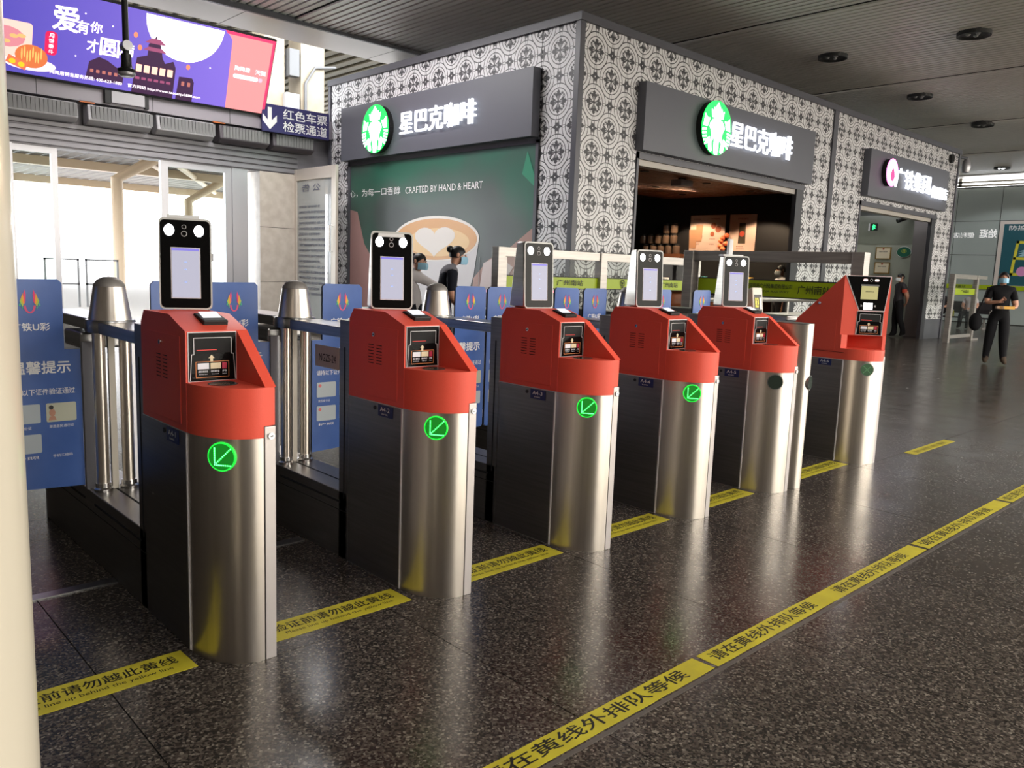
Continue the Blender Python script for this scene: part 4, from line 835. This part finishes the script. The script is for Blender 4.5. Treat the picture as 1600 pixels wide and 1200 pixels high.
def terminal(t, i):
    x, y, a = TERM[i]; W, D, H = .192, .15, .352
    e = thing('x', 'x', 'x'); del e['label']; del e['category']; e.name = 'face_terminal'
    bpy.data.objects.remove(e)
    b = MB()
    lo = [(0, 0), (W, 0), (W-.004, D), (.004, D)]; hi = [(0, .022), (W, .022), (W-.02, D-.03), (.02, D-.03)]
    n_ = len(lo); r = .018
    b.add([(p[0], p[1], 0) for p in lo]+[(p[0], p[1], H) for p in hi], [(3, 2, 1, 0), (4, 5, 6, 7), (0, 1, 5, 4), (1, 2, 6, 5), (2, 3, 7, 6), (3, 0, 4, 7)])
    body = b.build('face_terminal', noisemat('terminal_steel', C(188, 184, 178), C(206, 202, 196), (2, 2, 70), .3, .05, .9), t, .012, True, (x, y, 1.217), RD(a))
    V = Vector((0, .022, H)).normalized(); n = UX.cross(V)
    def q(name, poly, m, d, th=.0015, sm=False): return MB().plate(n*d, UX, V, poly, th).build(name, m, body)
    q('rim', rrect(.0, W, .0, H, .02), PLAST, .0, .004); q('glass', rrect(.006, W-.006, .006, H-.008, .016), BLACK, .004)
    q('screen', [(W*.22, H*.12), (W*.78, H*.12), (W*.78, H*.68), (W*.22, H*.68)], LITE, .0056); q('screen', [(W*.24, H*.13), (W*.76, H*.13), (W*.76, H*.67), (W*.24, H*.67)], SCRW, .0072)
    q('screen_bar', [(W*.24, H*.645), (W*.76, H*.645), (W*.76, H*.67), (W*.24, H*.67)], em('bar_lilac', C(140, 130, 230), .45), .0088, .0004)
    for z in (.52, .44, .3): q('screen_mark', circ(W*.5, H*z, .006, .003, 8), mat('screen_blue', C(150, 170, 220), .4, emit=C(150, 170, 220), es=.3), .0088, .0004)
    for k in (.2, .76): q('lamp', circ(W*k, H*.865, .018, .022, 20), LAMPW, .0056)
    for z, r in ((.905, .0085), (.83, .011)):
        q('lens_ring', circ(W*.48, H*z, r, n=16), LITE, .0056); q('camera_lens', circ(W*.48, H*z, r*.78, n=16), BLACK, .0072)
    if i == 0: MB().box(.03, .15, .03, .07, H, H+.012).build('top_tape', WHITE, body)
    if i == 1: q('paper_label', [(W*.16, H*.93), (W*.8, H*.93), (W*.78, H*.975), (W*.18, H*.975)], WHITE, .0076)
    if i == 4: MB().prism([(.05, .06), (.085, .06), (.085, .09), (.05, .09)], 2, H, H+.115).build('antenna', WHITE, body, .006); MB().box(.0, .15, .03, .1, H-.004, H+.008).build('antenna_base', WHITE, body)
def rear(t, last=False):
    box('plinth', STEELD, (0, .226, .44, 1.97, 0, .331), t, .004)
    box('groove', DARK, (-.0012, 0, .44, 1.96, .236, .239), t); 
    for a, b in ((.5, 1.11), (1.25, 1.5), (1.6, 1.85)): box('slot', DARK, (-.0014, 0, a, b, .273, .284), t)
    box('top_groove', DARK, (.102, .112, .52, 1.9, .331, .3318), t); box('end_edge', CHROME, (-.002, .006, 1.955, 1.972, 0, .33), t)
    for x in (.047, .16):
        MB().lathe([(.027, .331), (.027, 1.08)], x, 1.13, 20).build('tube', STEEL, t, smooth=True)
        MB().lathe([(.04, .331), (.042, .345), (.034, .352), (.034, .372)], x, 1.13, 20).build('flange', CHROME, t, smooth=True)
    box('light_strip', CREAM, (.09, .118, 1.14, 1.16, .332, 1.07), t)
    MB().lathe([(.104, 1.07), (.106, 1.075), (.106, 1.12), (.102, 1.127)], .1, 1.13, 32).build('collar', STEELH, t, smooth=True)
    MB().lathe([(.09, 1.127), (.066, 1.278)], .1, 1.13, 32).build('cone_cap', STEEL, t, smooth=True); MB().lathe([(.067, 1.276), (.064, 1.286), (.05, 1.305), (.027, 1.317), (.004, 1.32)], .1, 1.13, 32).build('dome', mat('matt_metal', C(150, 146, 142), .55, .5), t, smooth=True)
    box('handrail', STEELH, (.02, .2, .512, 1.04, 1.068, 1.12), t, .006); box('handrail', STEELH, (.02, .2, 1.22, 1.95, 1.075, 1.127), t, .006)
    box('bracket', STEELH, (.0, .2, 1.24, 1.5, .985, 1.06), t, .01)
    for a, b in ((-.004, .045), (.185, .23)): MB().box(a, b, 1.2, 1.225, .331, 1.02).build('flap_frame', ALU, t)
    MB().box(.02, .2, 1.9, 1.95, .331, 1.08).build('rear_post', STEELH, t)
gl = ['nearest red ticket gate with green arrow, in front of the bright doorway', 'second red ticket gate, plate A4-2, in front of the latte mural', 'third red ticket gate, plate A4-3, with green dotted arrow', 'fourth red ticket gate, plate A4-4, under the kiosk corner', 'fifth red ticket gate, plate A4-5, dark round display and antenna on top']
def gate(i):
    t = thing('ticket_gate', gl[i], 'ticket gate', (XA[i], YA, 0), 'red ticket gates in a row')
    # steel front, side panel, seam and lock strip
    MB().prism(nose_poly(0, .43, True), 2, 0, .812).build('nose_panel', STEEL, t, smooth=True)
    box('side_panel', STEELD, (-.0025, .0, .006, .424, .004, .808), t); box('seam_highlight', LITE, (-.004, .0, -.003, .0045, .002, .81), t)  # pale strip paints the light caught on the seam edge
    st = MB().box(.1755, .2165, -.236, .42, 0, .851).build('lock_strip', mat('pale_steel', C(186, 180, 178), .38, .75), t, .002)
    MB().tube([(.198, -.236, .818), (.198, -.243, .818)], [.0125, .0115], 20).build('lock', CHROME, st, smooth=True); box('keyhole', DARK, (.194, .203, -.2436, -.243, .816, .82), st)
    box('side_trim', LITE, (-.003, .002, .004, .43, .808, .812), t)
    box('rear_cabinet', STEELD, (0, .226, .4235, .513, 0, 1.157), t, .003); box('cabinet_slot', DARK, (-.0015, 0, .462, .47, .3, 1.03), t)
    # red hood
    hb = MB().prism([(.4215, .813), (.4215, 1.169), (.386, 1.217), (.135, 1.217), (-.012, 1.167), (-.012, .813)], 0, -.004, .2195)
    hb.prism(nose_poly(.003, .0), 2, .853, .988).prism([p for p in nose_poly(.003, .0, True)], 2, .813, .853)
    hb.prism([(-.012, 1.167), (-.012, .988), (-.234, .988)], 0, .180, .2195)
    hood = hb.build('hood', RED, t, smooth=True)
    sd = box('service_door', RED, (-.0062, -.004, .035, .375, .836, 1.146), t, .001)
    MB().tube([(-.006, .214, 1.112), (-.012, .214, 1.112)], .009, 14).build('door_lock', CHROME, sd); box('keyhole', DARK, (-.0126, -.012, .211, .217, 1.108, 1.116), sd)
    for c_ in (.238, .174):
        for k in range(7): box('vent_slot', DARK, (-.0068, -.0062, c_-.021, c_+.021, .983+k*.0135, .9865+k*.0135), sd)
    reader(t, (.003, -.012, .990), UX, .174, .174)
    MB().lathe([(.047, .988), (.05, .9895), (.046, .991)], 0, 0, 28).build('tap_disc', mat('disc_grey', C(70, 72, 70), .15), t, loc=(.094, -.09, 0))
    # code scanner on the slope
    sc = MB().prism([(-.05, 0), (.05, 0), (.046, .018), (-.05, .026)], 0, -.045, .045).build('code_scanner', BLACKM, t, .004, loc=(.125, .085, 1.19)); sc.rotation_euler.x = RD(18)
    MB().quad((-.034, -.036, .0218), (.034, -.036, .0218), (.034, .036, .0263), (-.034, .036, .0263)).build('scanner_glass', mat('scanner_glow', C(200), .1, emit=C(225, 230, 240), es=.35), sc)
    lp = box('label_strip', BLACK, (-.045, .045, -.075, -.055, -.004, .0025), sc); text('lettering', '扫码处 QR', (-.04, -.072, .003), UX, UY, .075, .014, CARDW, lp)
    terminal(t, i); led_disc(t, 'on' if i < 4 else 'off')
    np_ = MB().plate((-.003, .176, .754), -UY, UZ, [(0, 0), (.108, 0), (.108, .05), (0, .05)], .003).build('number_plate', NAVY, t)
    text('lettering', 'A4-%d' % (i+1), (-.0065, .160, .777), -UY, UZ, .072, .019, WTXT, np_); text('lettering', '验证闸机', (-.0065, .148, .762), -UY, UZ, .045, .007, WTXT, np_)
    MB().tube([(-.003, .205, .785), (-.006, .205, .785)], .009, 12).build('side_lock', BLACKM, t)
    rear(t); wing(t, -1)
    w2 = wing(t, 1)
    if i == 4: w2.location.x = .19
    if i == 1: 
        ns = box('lane_sign', mat('lane_grey', C(186, 178, 168), .5), (.0, .006, .52, .74, .915, 1.02), t); text('lettering', 'NGZS-24', (-.001, .70, .945), -UY, UZ, .155, .036, INK, ns, .006)
    return t
for i in range(5): gate(i)

def last_gate():
    t = thing('ticket_gate', 'last red ticket gate, tall wedge shaped hood with yellow screen and plate A4-6', 'ticket gate', (XA[5], YA, 0), 'red ticket gates in a row')
    MB().prism(nose_poly(0, .43, True), 2, 0, .814).build('nose_panel', STEEL, t, smooth=True)
    box('side_panel', STEELD, (-.0025, .0, .006, .424, .004, .81), t); box('seam_highlight', LITE, (-.004, .0, -.003, .0045, .002, .81), t)  # seam edge highlight painted as a pale strip here too
    box('lock_strip', mat('pale_steel', C(186, 180, 178), .38, .75), (.1755, .2165, -.232, .42, 0, .85), t); box('side_trim', LITE, (-.003, .002, .004, .43, .81, .814), t)
    box('rear_cabinet', STEELD, (0, .226, .4235, .513, 0, 1.09), t)
    hb = MB().prism(nose_poly(.003, .42), 2, .815, .902)
    L = [(-.004, .423, 1.008), (-.004, .423, 1.085), (-.004, .405, 1.118), (-.004, .045, 1.472), (-.004, .042, 1.008)]
    Rr = [(.2195, .423, 1.008), (.2195, .423, 1.085), (.2195, .405, 1.118), (.2195, .045, 1.472), (.2195, -.222, 1.472), (.2195, -.222, 1.008)]
    hb.add(L+Rr, [(0, 1, 2, 3, 4), (10, 9, 8, 7, 6, 5), (0, 5, 6, 1), (1, 6, 7, 2), (2, 7, 8, 3), (3, 8, 9), (4, 3, 9, 10), (0, 4, 10, 5)])
    hb.prism([(-.004, .42), (-.004, .03), (.035, .0), (.06, .1), (.18, .1), (.2, -.17), (.2, -.205), (.2195, -.222), (.2195, .42)], 2, .902, 1.008)
    hb.build('hood', RED, t)
    sd = box('service_door', RED, (-.0055, -.004, .08, .38, .88, 1.12), t); sd.data.transform(Matrix.Identity(4))
    MB().tube([(-.005, .228, 1.245), (-.014, .228, 1.245)], .011, 14).build('door_lock', CHROME, t)
    box('seam_line', DARK, (-.005, -.0038, .0, .42, .868, .870), t)
    p0 = Vector((-.002, .042, 0)); p1 = Vector((.2195, -.222, 0)); U = (p1-p0).normalized(); n = U.cross(UZ); W = (p1-p0).length
    def q(name, poly, m, d, th=.0015, par=t): return MB().plate(p0+n*d, U, UZ, poly, th).build(name, m, par)
    a, b = .125, W-.035
    q('screen_rim', [(a-.004, 1.2), (b+.004, 1.2), (W-.002, 1.471), (.002, 1.471)], LITE, .001, .002)
    fr = q('screen_face', [(a, 1.205), (b, 1.205), (W-.008, 1.467), (.012, 1.467)], BLACK, .0032)
    q('screen', [(.125, 1.29), (.25, 1.29), (.25, 1.392), (.125, 1.392)], em('screen_khaki', C(206, 196, 130), .36), .005, par=fr); q('screen_edge', [(.12, 1.392), (.255, 1.392), (.255, 1.405), (.12, 1.405)], mat('edge_grey', C(110), .3), .005, par=fr)
    text('lettering', '请刷身份证', p0+n*.0068+U*.155+UZ*1.345, U, UZ, .065, .011, INK, fr)
    q('lit_window', rrect(.152, .218, 1.213, 1.262, .004, 2), LAMPW, .005, par=fr)
    for x in (.15, .235): q('lamp', rrect(x-.016, x+.016, 1.43, 1.447, .007, 3), em('lamp_rose', C(255, 214, 204), 1.2), .005, par=fr)
    q('lens_ring', circ(.193, 1.438, .011, n=14), LITE, .005, par=fr); q('camera_lens', circ(.193, 1.438, .0085, n=14), BLACK, .0066, par=fr)
    text('chevrons', '»', p0+n*.0066+U*.128+UZ*1.232, U, UZ, .015, .014, LITE, fr); text('chevrons', '«', p0+n*.0066+U*.23+UZ*1.232, U, UZ, .015, .014, LITE, fr)
    reader(t, p0+U*.11+n*.001+UZ*1.012, U, W-.11-.035, .186)
    led_disc(t, 'dim')
    np_ = MB().plate((-.003, .2, .757), -UY, UZ, [(0, 0), (.108, 0), (.108, .05), (0, .05)], .003).build('number_plate', NAVY, t)
    text('lettering', 'A4-6', (-.0065, .184, .780), -UY, UZ, .072, .019, WTXT, np_); text('lettering', '验证闸机', (-.0065, .17, .765), -UY, UZ, .045, .007, WTXT, np_)
    rear(t); wing(t, -1)
last_gate()

# plain steel gate end beside the fifth gate, mirrored
t = thing('exit_gate', 'plain steel gate end without hood between the fifth and last red gates', 'ticket gate', (5.07, YA-.055, 0))
P = [(.095+.095*sin(RD(a)), -.19*cos(RD(a))) for a in range(-90, 91, 6)]+[(.19, .45), (0, .45)]
MB().prism(P, 2, 0, 1.125).build('steel_shell', STEEL, t, smooth=True); MB().prism([(x*1.0, y) for x, y in P], 2, 1.125, 1.132).build('top_plate', STEELH, t)
led_disc(t, 'off', cx=Vector((.115, -.186, .73)), n=Vector((.2, -.98, 0)).normalized())
box('rear_base', STEELD, (0, .14, .45, 1.9, 0, .33), t); box('handrail', STEELH, (.02, .12, .45, 1.9, 1.06, 1.11), t); box('rear_post', STEELH, (.02, .12, 1.8, 1.9, .33, 1.06), t)
box('seam_line', DARK, (.1902, .1908, .1, .104, 0, 1.12), t)
t = thing('counting_box', 'small pale device with yellow figures on a dark display beside the fifth gate', 'device', (5.12, 2.96, 1.1325)); t.scale = (1.1, 1, 1.4)
MB().prism([(0, 0), (.12, 0), (.12, .14), (.03, .16)], 0, 0, .12).build('housing', CREAM, t, .006)
MB().quad((.012, .0235+.0+.002, .135), (.012, .004, .03), (.108, .004, .03), (.108, .0255, .135)).build('display', BLACK, t)
text('lettering', '88:24', (.02, .0075, .06), UX, Vector((0, .2, 1)), .045, .05, em('figures_yellow', C(220, 200, 60), 1), t); MB().plate((.075, .0065, .05), UX, Vector((0, .2, 1)), [(0, 0), (.025, 0), (.025, .06), (0, .06)], .001).build('label_strip', WHITE, t)

# ------------------------------------------------------------------ people
HAIR = mat('black_hair', C(18, 16, 18), .5); MASK = mat('face_mask', C(150, 196, 222), .7)
def cloth(n, c): return mat('cloth_'+n, c, .85, spec=.2)
def person(label, loc, rz, J, top, bottom, shoe, mask=MASK, bun=False, H=1.0, sleeve=.55, yoke=None, skirt=False):
    """J overrides joint positions of a standing figure facing -Y (x = its left side, metres)"""
    t = thing('person', label, 'person', loc, rz=rz)
    D = dict(pel=(0, 0, .95), belly=(0, -.01, 1.08), chest=(0, .0, 1.27), upc=(0, .01, 1.38), neck=(0, .01, 1.47), hb=(0, -.005, 1.53), head=(0, -.01, 1.60), top=(0, -.0, 1.675))
    for s, q in ((1, 'l'), (-1, 'r')):
        D.update({q+'sh': (s*.17, .01, 1.395), q+'el': (s*.235, .03, 1.12), q+'wr': (s*.245, -.02, .88), q+'hd': (s*.245, -.035, .80), q+'hip': (s*.09, 0, .9), q+'kn': (s*.1, -.01, .5), q+'an': (s*.1, .02, .09), q+'to': (s*.115, -.13, .035), q+'he': (s*.1, .05, .04)})
    D.update({k: v for k, v in J.items() if k != 'face'}); D = {k: Vector(v)*H for k, v in D.items()}
    R = dict(pel=(.175, .125), belly=(.165, .12), chest=(.185, .13), upc=(.15, .105), neck=(.052, .055), hb=(.065, .07), head=(.078, .095), top=(.052, .06))
    for q in 'lr': R.update({q+'sh': (.08, .08), q+'el': (.056, .056), q+'wr': (.028, .03), q+'hd': (.034, .018), q+'hip': (.115, .12), q+'kn': (.088, .09), q+'an': (.066, .07), q+'to': (.038, .03), q+'he': (.036, .036)})
    E_ = [('pel', 'belly', 'T'), ('belly', 'chest', 'T'), ('chest', 'upc', 'T'), ('upc', 'neck', 'S'), ('neck', 'hb', 'S'), ('hb', 'head', 'S'), ('head', 'top', 'S')]
    for q in 'lr': E_ += [('upc', q+'sh', 'T'), (q+'sh', q+'el', 'A'), (q+'el', q+'wr', 'S'), (q+'wr', q+'hd', 'S'), ('pel', q+'hip', 'B'), (q+'hip', q+'kn', 'B'), (q+'kn', q+'an', 'B'), (q+'an', q+'to', 'F'), (q+'an', q+'he', 'F')]
    for q, s in (('l', 1), ('r', -1)):       # fingers
        wr, hd = D[q+'wr'], D[q+'hd']; d = (hd-wr).normalized(); sd = d.cross(UY) if abs(d.y) < .9 else d.cross(UX); sd.normalize(); fw = d.cross(sd)
        for k in range(4):
            a = hd+sd*(k-1.5)*.019+d*.025; b = a+d*(.045-.006*abs(k-1.3))+fw*.012; D['%sf%da' % (q, k)] = a; D['%sf%db' % (q, k)] = b
            R['%sf%da' % (q, k)] = R['%sf%db' % (q, k)] = (.0085, .0085); E_ += [(q+'hd', '%sf%da' % (q, k), 'S'), ('%sf%da' % (q, k), '%sf%db' % (q, k), 'S')]
        a = wr+(hd-wr)*.4+sd*-.035; D[q+'ta'] = a; D[q+'tb'] = a+d*.04-sd*.012; R[q+'ta'] = R[q+'tb'] = (.0095, .0095); E_ += [(q+'wr', q+'ta', 'S'), (q+'ta', q+'tb', 'S')]
    ks = list(D); ix = {k: i for i, k in enumerate(ks)}
    me = bpy.data.meshes.new('body'); me.from_pydata([D[k] for k in ks], [(ix[a], ix[b]) for a, b, _ in E_], [])
    o = bpy.data.objects.new('body', me); COL.objects.link(o)
    md = o.modifiers.new('s', 'SKIN'); md.use_smooth_shade = True; md.branch_smoothing = .4
    for k, v in zip(ks, me.skin_vertices[0].data): v.radius = (R[k][0]*H, R[k][1]*H); v.use_root = (k == 'pel')
    sb = o.modifiers.new('d', 'SUBSURF'); sb.levels = 1; sb.render_levels = 1
    bpy.context.view_layer.update()
    m2 = bpy.data.meshes.new_from_object(o.evaluated_get(bpy.context.evaluated_depsgraph_get())); bpy.data.objects.remove(o)
    body = bpy.data.objects.new('body', m2); COL.objects.link(body); body.parent = t
    m2.materials.clear()
    for x in (SKIN, top, bottom, shoe, yoke or top): m2.materials.append(x)
    segs = [(D[a], D[b], c, sum(R[a])/2*H*.8, sum(R[b])/2*H*.8) for a, b, c in E_]
    for p in m2.polygons:
        c = p.center; best = (9, 'S', 0)
        for a, b, k, ra, rb in segs:
            ab = b-a; tt = max(0, min(1, (c-a).dot(ab)/max(ab.length_squared, 1e-9))); dd = (c-(a+ab*tt)).length - (ra*(1-tt)+rb*tt)
            if dd < best[0]: best = (dd, k, tt)
        k = best[1]; p.use_smooth = True
        p.material_index = {'S': 0, 'T': 1, 'A': 1 if best[2] < sleeve else 0, 'B': 2, 'F': 3}[k]
        if k == 'T' and yoke and c.z > D['chest'].z+.07*H: p.material_index = 4
    for p in m2.polygons:
        c = p.center
        if p.material_index == 0 and (c.xy-D['upc'].xy).length < .17*H and c.z < D['neck'].z-.015 and c.z > D['chest'].z: p.material_index = 1
    # head details
    hd = D['head']; up = (D['top']-D['hb']).normalized(); fwd = -UY if 'face' not in J else Vector(J['face']).normalized(); fwd = (fwd-up*fwd.dot(up)).normalized(); rt_ = fwd.cross(up)
    M = Matrix((rt_.to_4d(), (-fwd).to_4d(), up.to_4d(), (0, 0, 0, 1))).transposed(); M.translation = hd; M[3][3] = 1
    for r_i in range(3): M[3][r_i] = 0
    def hp_(name, mb, m, sm=True):
        q = mb.build(name, m, t, smooth=sm); q.data.transform(M); return q
    hh = MB(); nn = 14
    vs = []; fs = []
    for i in range(8):
        th = pi*.62*i/7
        for k in range(nn):
            a = 2*pi*k/nn; front = max(0, -sin(a)); th2 = th*(1-.42*front)
            vs.append((.086*H*sin(th2)*cos(a), .1*H*sin(th2)*sin(a)+.004, .103*H*cos(th2)+.006))
    for i in range(7):
        for k in range(nn): fs.append((i*nn+k, (i+1)*nn+k, (i+1)*nn+(k+1) % nn, i*nn+(k+1) % nn))
    hh.add(vs, fs)
    if bun: hh.ball((0, .1*H, .06*H), .042*H).tube([(0, .06*H, .05*H), (0, .1*H, .06*H)], .03*H)
    hp_('hair', hh, HAIR)
    for s in (-1, 1):
        hp_('eye', MB().ball((s*.03*H, -.088*H, .012*H), .011*H, .006*H, .006*H, 8, 5), HAIR)
        hp_('ear', MB().ball((s*.082*H, .012*H, -.0*H), .012*H, .02*H, .03*H, 8, 6), SKIN)
    hp_('nose', MB().tube([(0, -.09*H, .01*H), (0, -.108*H, -.022*H)], [.008*H, .014*H], 8), SKIN)
    if mask:
        v = []; 
        for i in range(4):
            for k in range(9):
                a = pi*(1.08+.84*k/8); v.append((.083*H*cos(a), (.1+.016*sin(pi*i/3))*H*sin(a)-.004-.012*(k in (3, 4, 5)), (-.012-.03*i)*H))
        hp_('face_mask', MB().add(v, [(i*9+k, i*9+k+1, (i+1)*9+k+1, (i+1)*9+k) for i in range(3) for k in range(8)]), mask)
    return t, D
BLK = cloth('black', C(20, 20, 23)); NAV = cloth('dark_navy', C(26, 28, 38)); SHOE = cloth('brown_shoe', C(74, 62, 52)); BSH = cloth('black_shoe', C(16)); WHT = cloth('white', C(206, 200, 204)); GRY = cloth('grey', C(110, 108, 114)); DGR = cloth('charcoal', C(54, 52, 56)); LBL = cloth('light_blue', C(110, 140, 180))
# man walking towards the camera on the right
fz = math.atan2(16.7, 4.7)
t, D = person('man in black shirt and blue face mask walking towards the gates, holding a yellow packet', (16.75, 4.68, 0), RD(-64), dict(
    rel=(-.235, -.0, 1.13), rwr=(-.07, -.19, 1.16), rhd=(-.02, -.225, 1.2), lel=(.24, .0, 1.1), lwr=(.2, -.21, 1.06), lhd=(.16, -.28, 1.07),
    rhip=(-.09, -.01, .9), rkn=(-.12, .0, .5), ran=(-.14, .06, .1), rto=(-.16, -.08, .035), rhe=(-.14, .1, .05), lkn=(.1, -.06, .5), lan=(.12, -.1, .1), lto=(.14, -.25, .04), lhe=(.12, -.07, .04)), BLK, BLK, SHOE, sleeve=.72, H=1.0)
MB().tube([(-.15, .04, 1.4), (.02, -.13, 1.25), (.2, -.08, .98)], .012, 6).build('bag_strap', BLK, t) if 0 else None
bag = thing('shoulder_bag', 'black shoulder bag hanging at the hip of the walking man', 'bag', (16.53, 5.0, .62)); MB().ball((0, 0, .15), .13, .11, .17, 14, 9).build('bag_body', BLK, bag, smooth=True); MB().tube([(0, 0, .28), (.04, -.06, .5), (.08, -.12, .79), (.13, -.22, .8), (.2, -.42, .5), (.12, -.3, .3)], .012, 6).build('strap', BLK, bag)
pk = thing('yellow_packet', 'yellow packet held in the hand of the walking man', 'packet', (16.40, 4.52, 1.06)); MB().box(-.1, .16, -.05, .03, -.02, .03).build('packet', mat('packet_yellow', C(216, 160, 50), .5), pk); pk.rotation_euler.z = RD(-50)
MB().box(-.14, -.02, -.05, .03, -.018, .028).build('packet_end', mat('packet_tan', C(150, 116, 86), .5), pk)
# guard standing at the shop counter
t, D = person('guard in dark uniform with red armband standing in the shop opening, hands behind back', (22.2, 8.62, 0), RD(-134), dict(
    lel=(.24, .1, 1.12), lwr=(.1, .17, .95), lhd=(.03, .18, .9), rel=(-.24, .1, 1.12), rwr=(-.1, .16, .92), rhd=(-.03, .17, .86), lan=(.1, .18, .14), lto=(.1, .05, .05), lhe=(.1, .22, .1), lkn=(.11, .02, .5)), DGR, BLK, BSH, mask=mat('mask_white', C(210, 216, 220), .7), sleeve=.6, H=.99)
MB().tube([(.205, .03, 1.27), (.222, .035, 1.19)], .064, 14).build('red_armband', mat('armband_red', C(180, 60, 36), .6), t); MB().tube([(-.205, .03, 1.27), (-.222, .035, 1.19)], .064, 14).build('red_armband', mat('armband_red', C(180, 60, 36), .6), t)
# clerk behind counter, mostly hidden by the last gate
t, D = person('clerk in dark clothes leaning on the shop counter beside the guard', (20.95, 9.98, 0), RD(0), dict(lel=(.25, -.08, 1.15), lwr=(.3, -.22, 1.09), lhd=(.34, -.26, 1.09)), DGR, BLK, BSH, H=.97)
# woman with a bun beside the mural
t, D = person('woman with hair bun, grey shouldered dark uniform and face mask beside the mural', (5.93, 7.52, 0), RD(62), dict(
    chest=(0, -.05, 1.26), upc=(0, -.09, 1.37), neck=(0, -.12, 1.45), hb=(0, -.15, 1.5), head=(0, -.17, 1.56), top=(0, -.16, 1.64), lsh=(.16, -.08, 1.37), rsh=(-.16, -.08, 1.37), lel=(.22, -.08, 1.12), lwr=(.2, -.22, .95), lhd=(.19, -.27, .9), rel=(-.23, -.06, 1.1), rwr=(-.2, -.2, .93), rhd=(-.19, -.25, .88), face=(0, -1, -.25)), NAV, NAV, BSH, bun=True, yoke=GRY, sleeve=.9, H=1.0)
# seated woman leaning, mostly hidden
t, D = person('woman in pale shirt and face mask reaching forward behind the second gate head', (6.1, 8.38, 0), RD(20), dict(
    upc=(0, -.06, 1.32), neck=(0, -.08, 1.4), hb=(0, -.1, 1.45), head=(0, -.12, 1.52), top=(0, -.11, 1.6), lsh=(.16, -.06, 1.3), lel=(.3, -.2, 1.2), lwr=(.3, -.42, 1.16), lhd=(.3, -.49, 1.15)), WHT, NAV, BSH, bun=True, H=.97, sleeve=1)
# customers at the coffee counter
t, D = person('customer in light blue shirt with dark strap at the coffee counter', (15.25, 9.1, 0), RD(130), {}, LBL, NAV, BSH, mask=None, H=.93)
t, D = person('customer in white top and face mask at the coffee counter, facing left', (15.55, 8.45, 0), RD(-128), dict(rel=(-.22, -.08, 1.12), rwr=(-.18, -.25, 1.05), rhd=(-.17, -.31, 1.04)), WHT, DGR, BSH, mask=mat('mask_white', C(210, 216, 220), .7), H=1.0)
# waiting passengers on the far bench
bn_ = thing('waiting_bench', 'grey metal waiting bench near the far wall', 'bench', (29.8, 8.6, 0))
box('seat', DGR, (0, .46, 0, 2.6, .34, .385), bn_); box('backrest', DGR, (.48, .53, 0, 2.6, .5, .9), bn_)
for y in (.2, 2.3): MB().box(.05, .45, y, y+.05, 0, .06).box(.22, .27, y, y+.05, .06, .34).build('leg', FST, bn_)
for y in (0, .85, 1.7, 2.55): MB().box(.05, .45, y, y+.04, .62, .66).box(.05, .08, y, y+.04, .385, .66).build('armrest', FST, bn_)
sit = dict(pel=(0, .0, .53), belly=(0, .02, .68), chest=(0, .04, .86), upc=(0, .04, .98), neck=(0, .03, 1.07), hb=(0, 0, 1.13), head=(0, -.02, 1.2), top=(0, -.01, 1.275), face=(0, -1, -.2))
for q, s in (('l', 1), ('r', -1)): sit.update({q+'sh': (s*.17, .04, .98), q+'el': (s*.23, -.0, .74), q+'wr': (s*.12, -.2, .68), q+'hd': (s*.06, -.26, .68), q+'hip': (s*.09, -.05, .52), q+'kn': (s*.11, -.45, .5), q+'an': (s*.12, -.47, .1), q+'to': (s*.13, -.62, .04), q+'he': (s*.12, -.44, .04)})
person('passenger in white shirt and dark trousers seated on the far bench', (30.0, 9.3, 0), RD(-90), sit, WHT, BLK, BSH)
person('passenger in dark clothes seated at the left of the far bench', (30.0, 10.2, 0), RD(-90), sit, DGR, BLK, BSH)
t = thing('drink_bottle', 'small yellow drink bottle standing on the far bench', 'bottle', (29.95, 9.78, .386)); MB().lathe([(.03, 0), (.035, .02), (.035, .15), (.015, .18), (.015, .2)], n=12).build('bottle_body', mat('bottle_yellow', C(200, 196, 80), .2), t, smooth=True); MB().lathe([(.017, .2), (.017, .225), (.005, .226)], n=10).build('cap', WHITE, t)
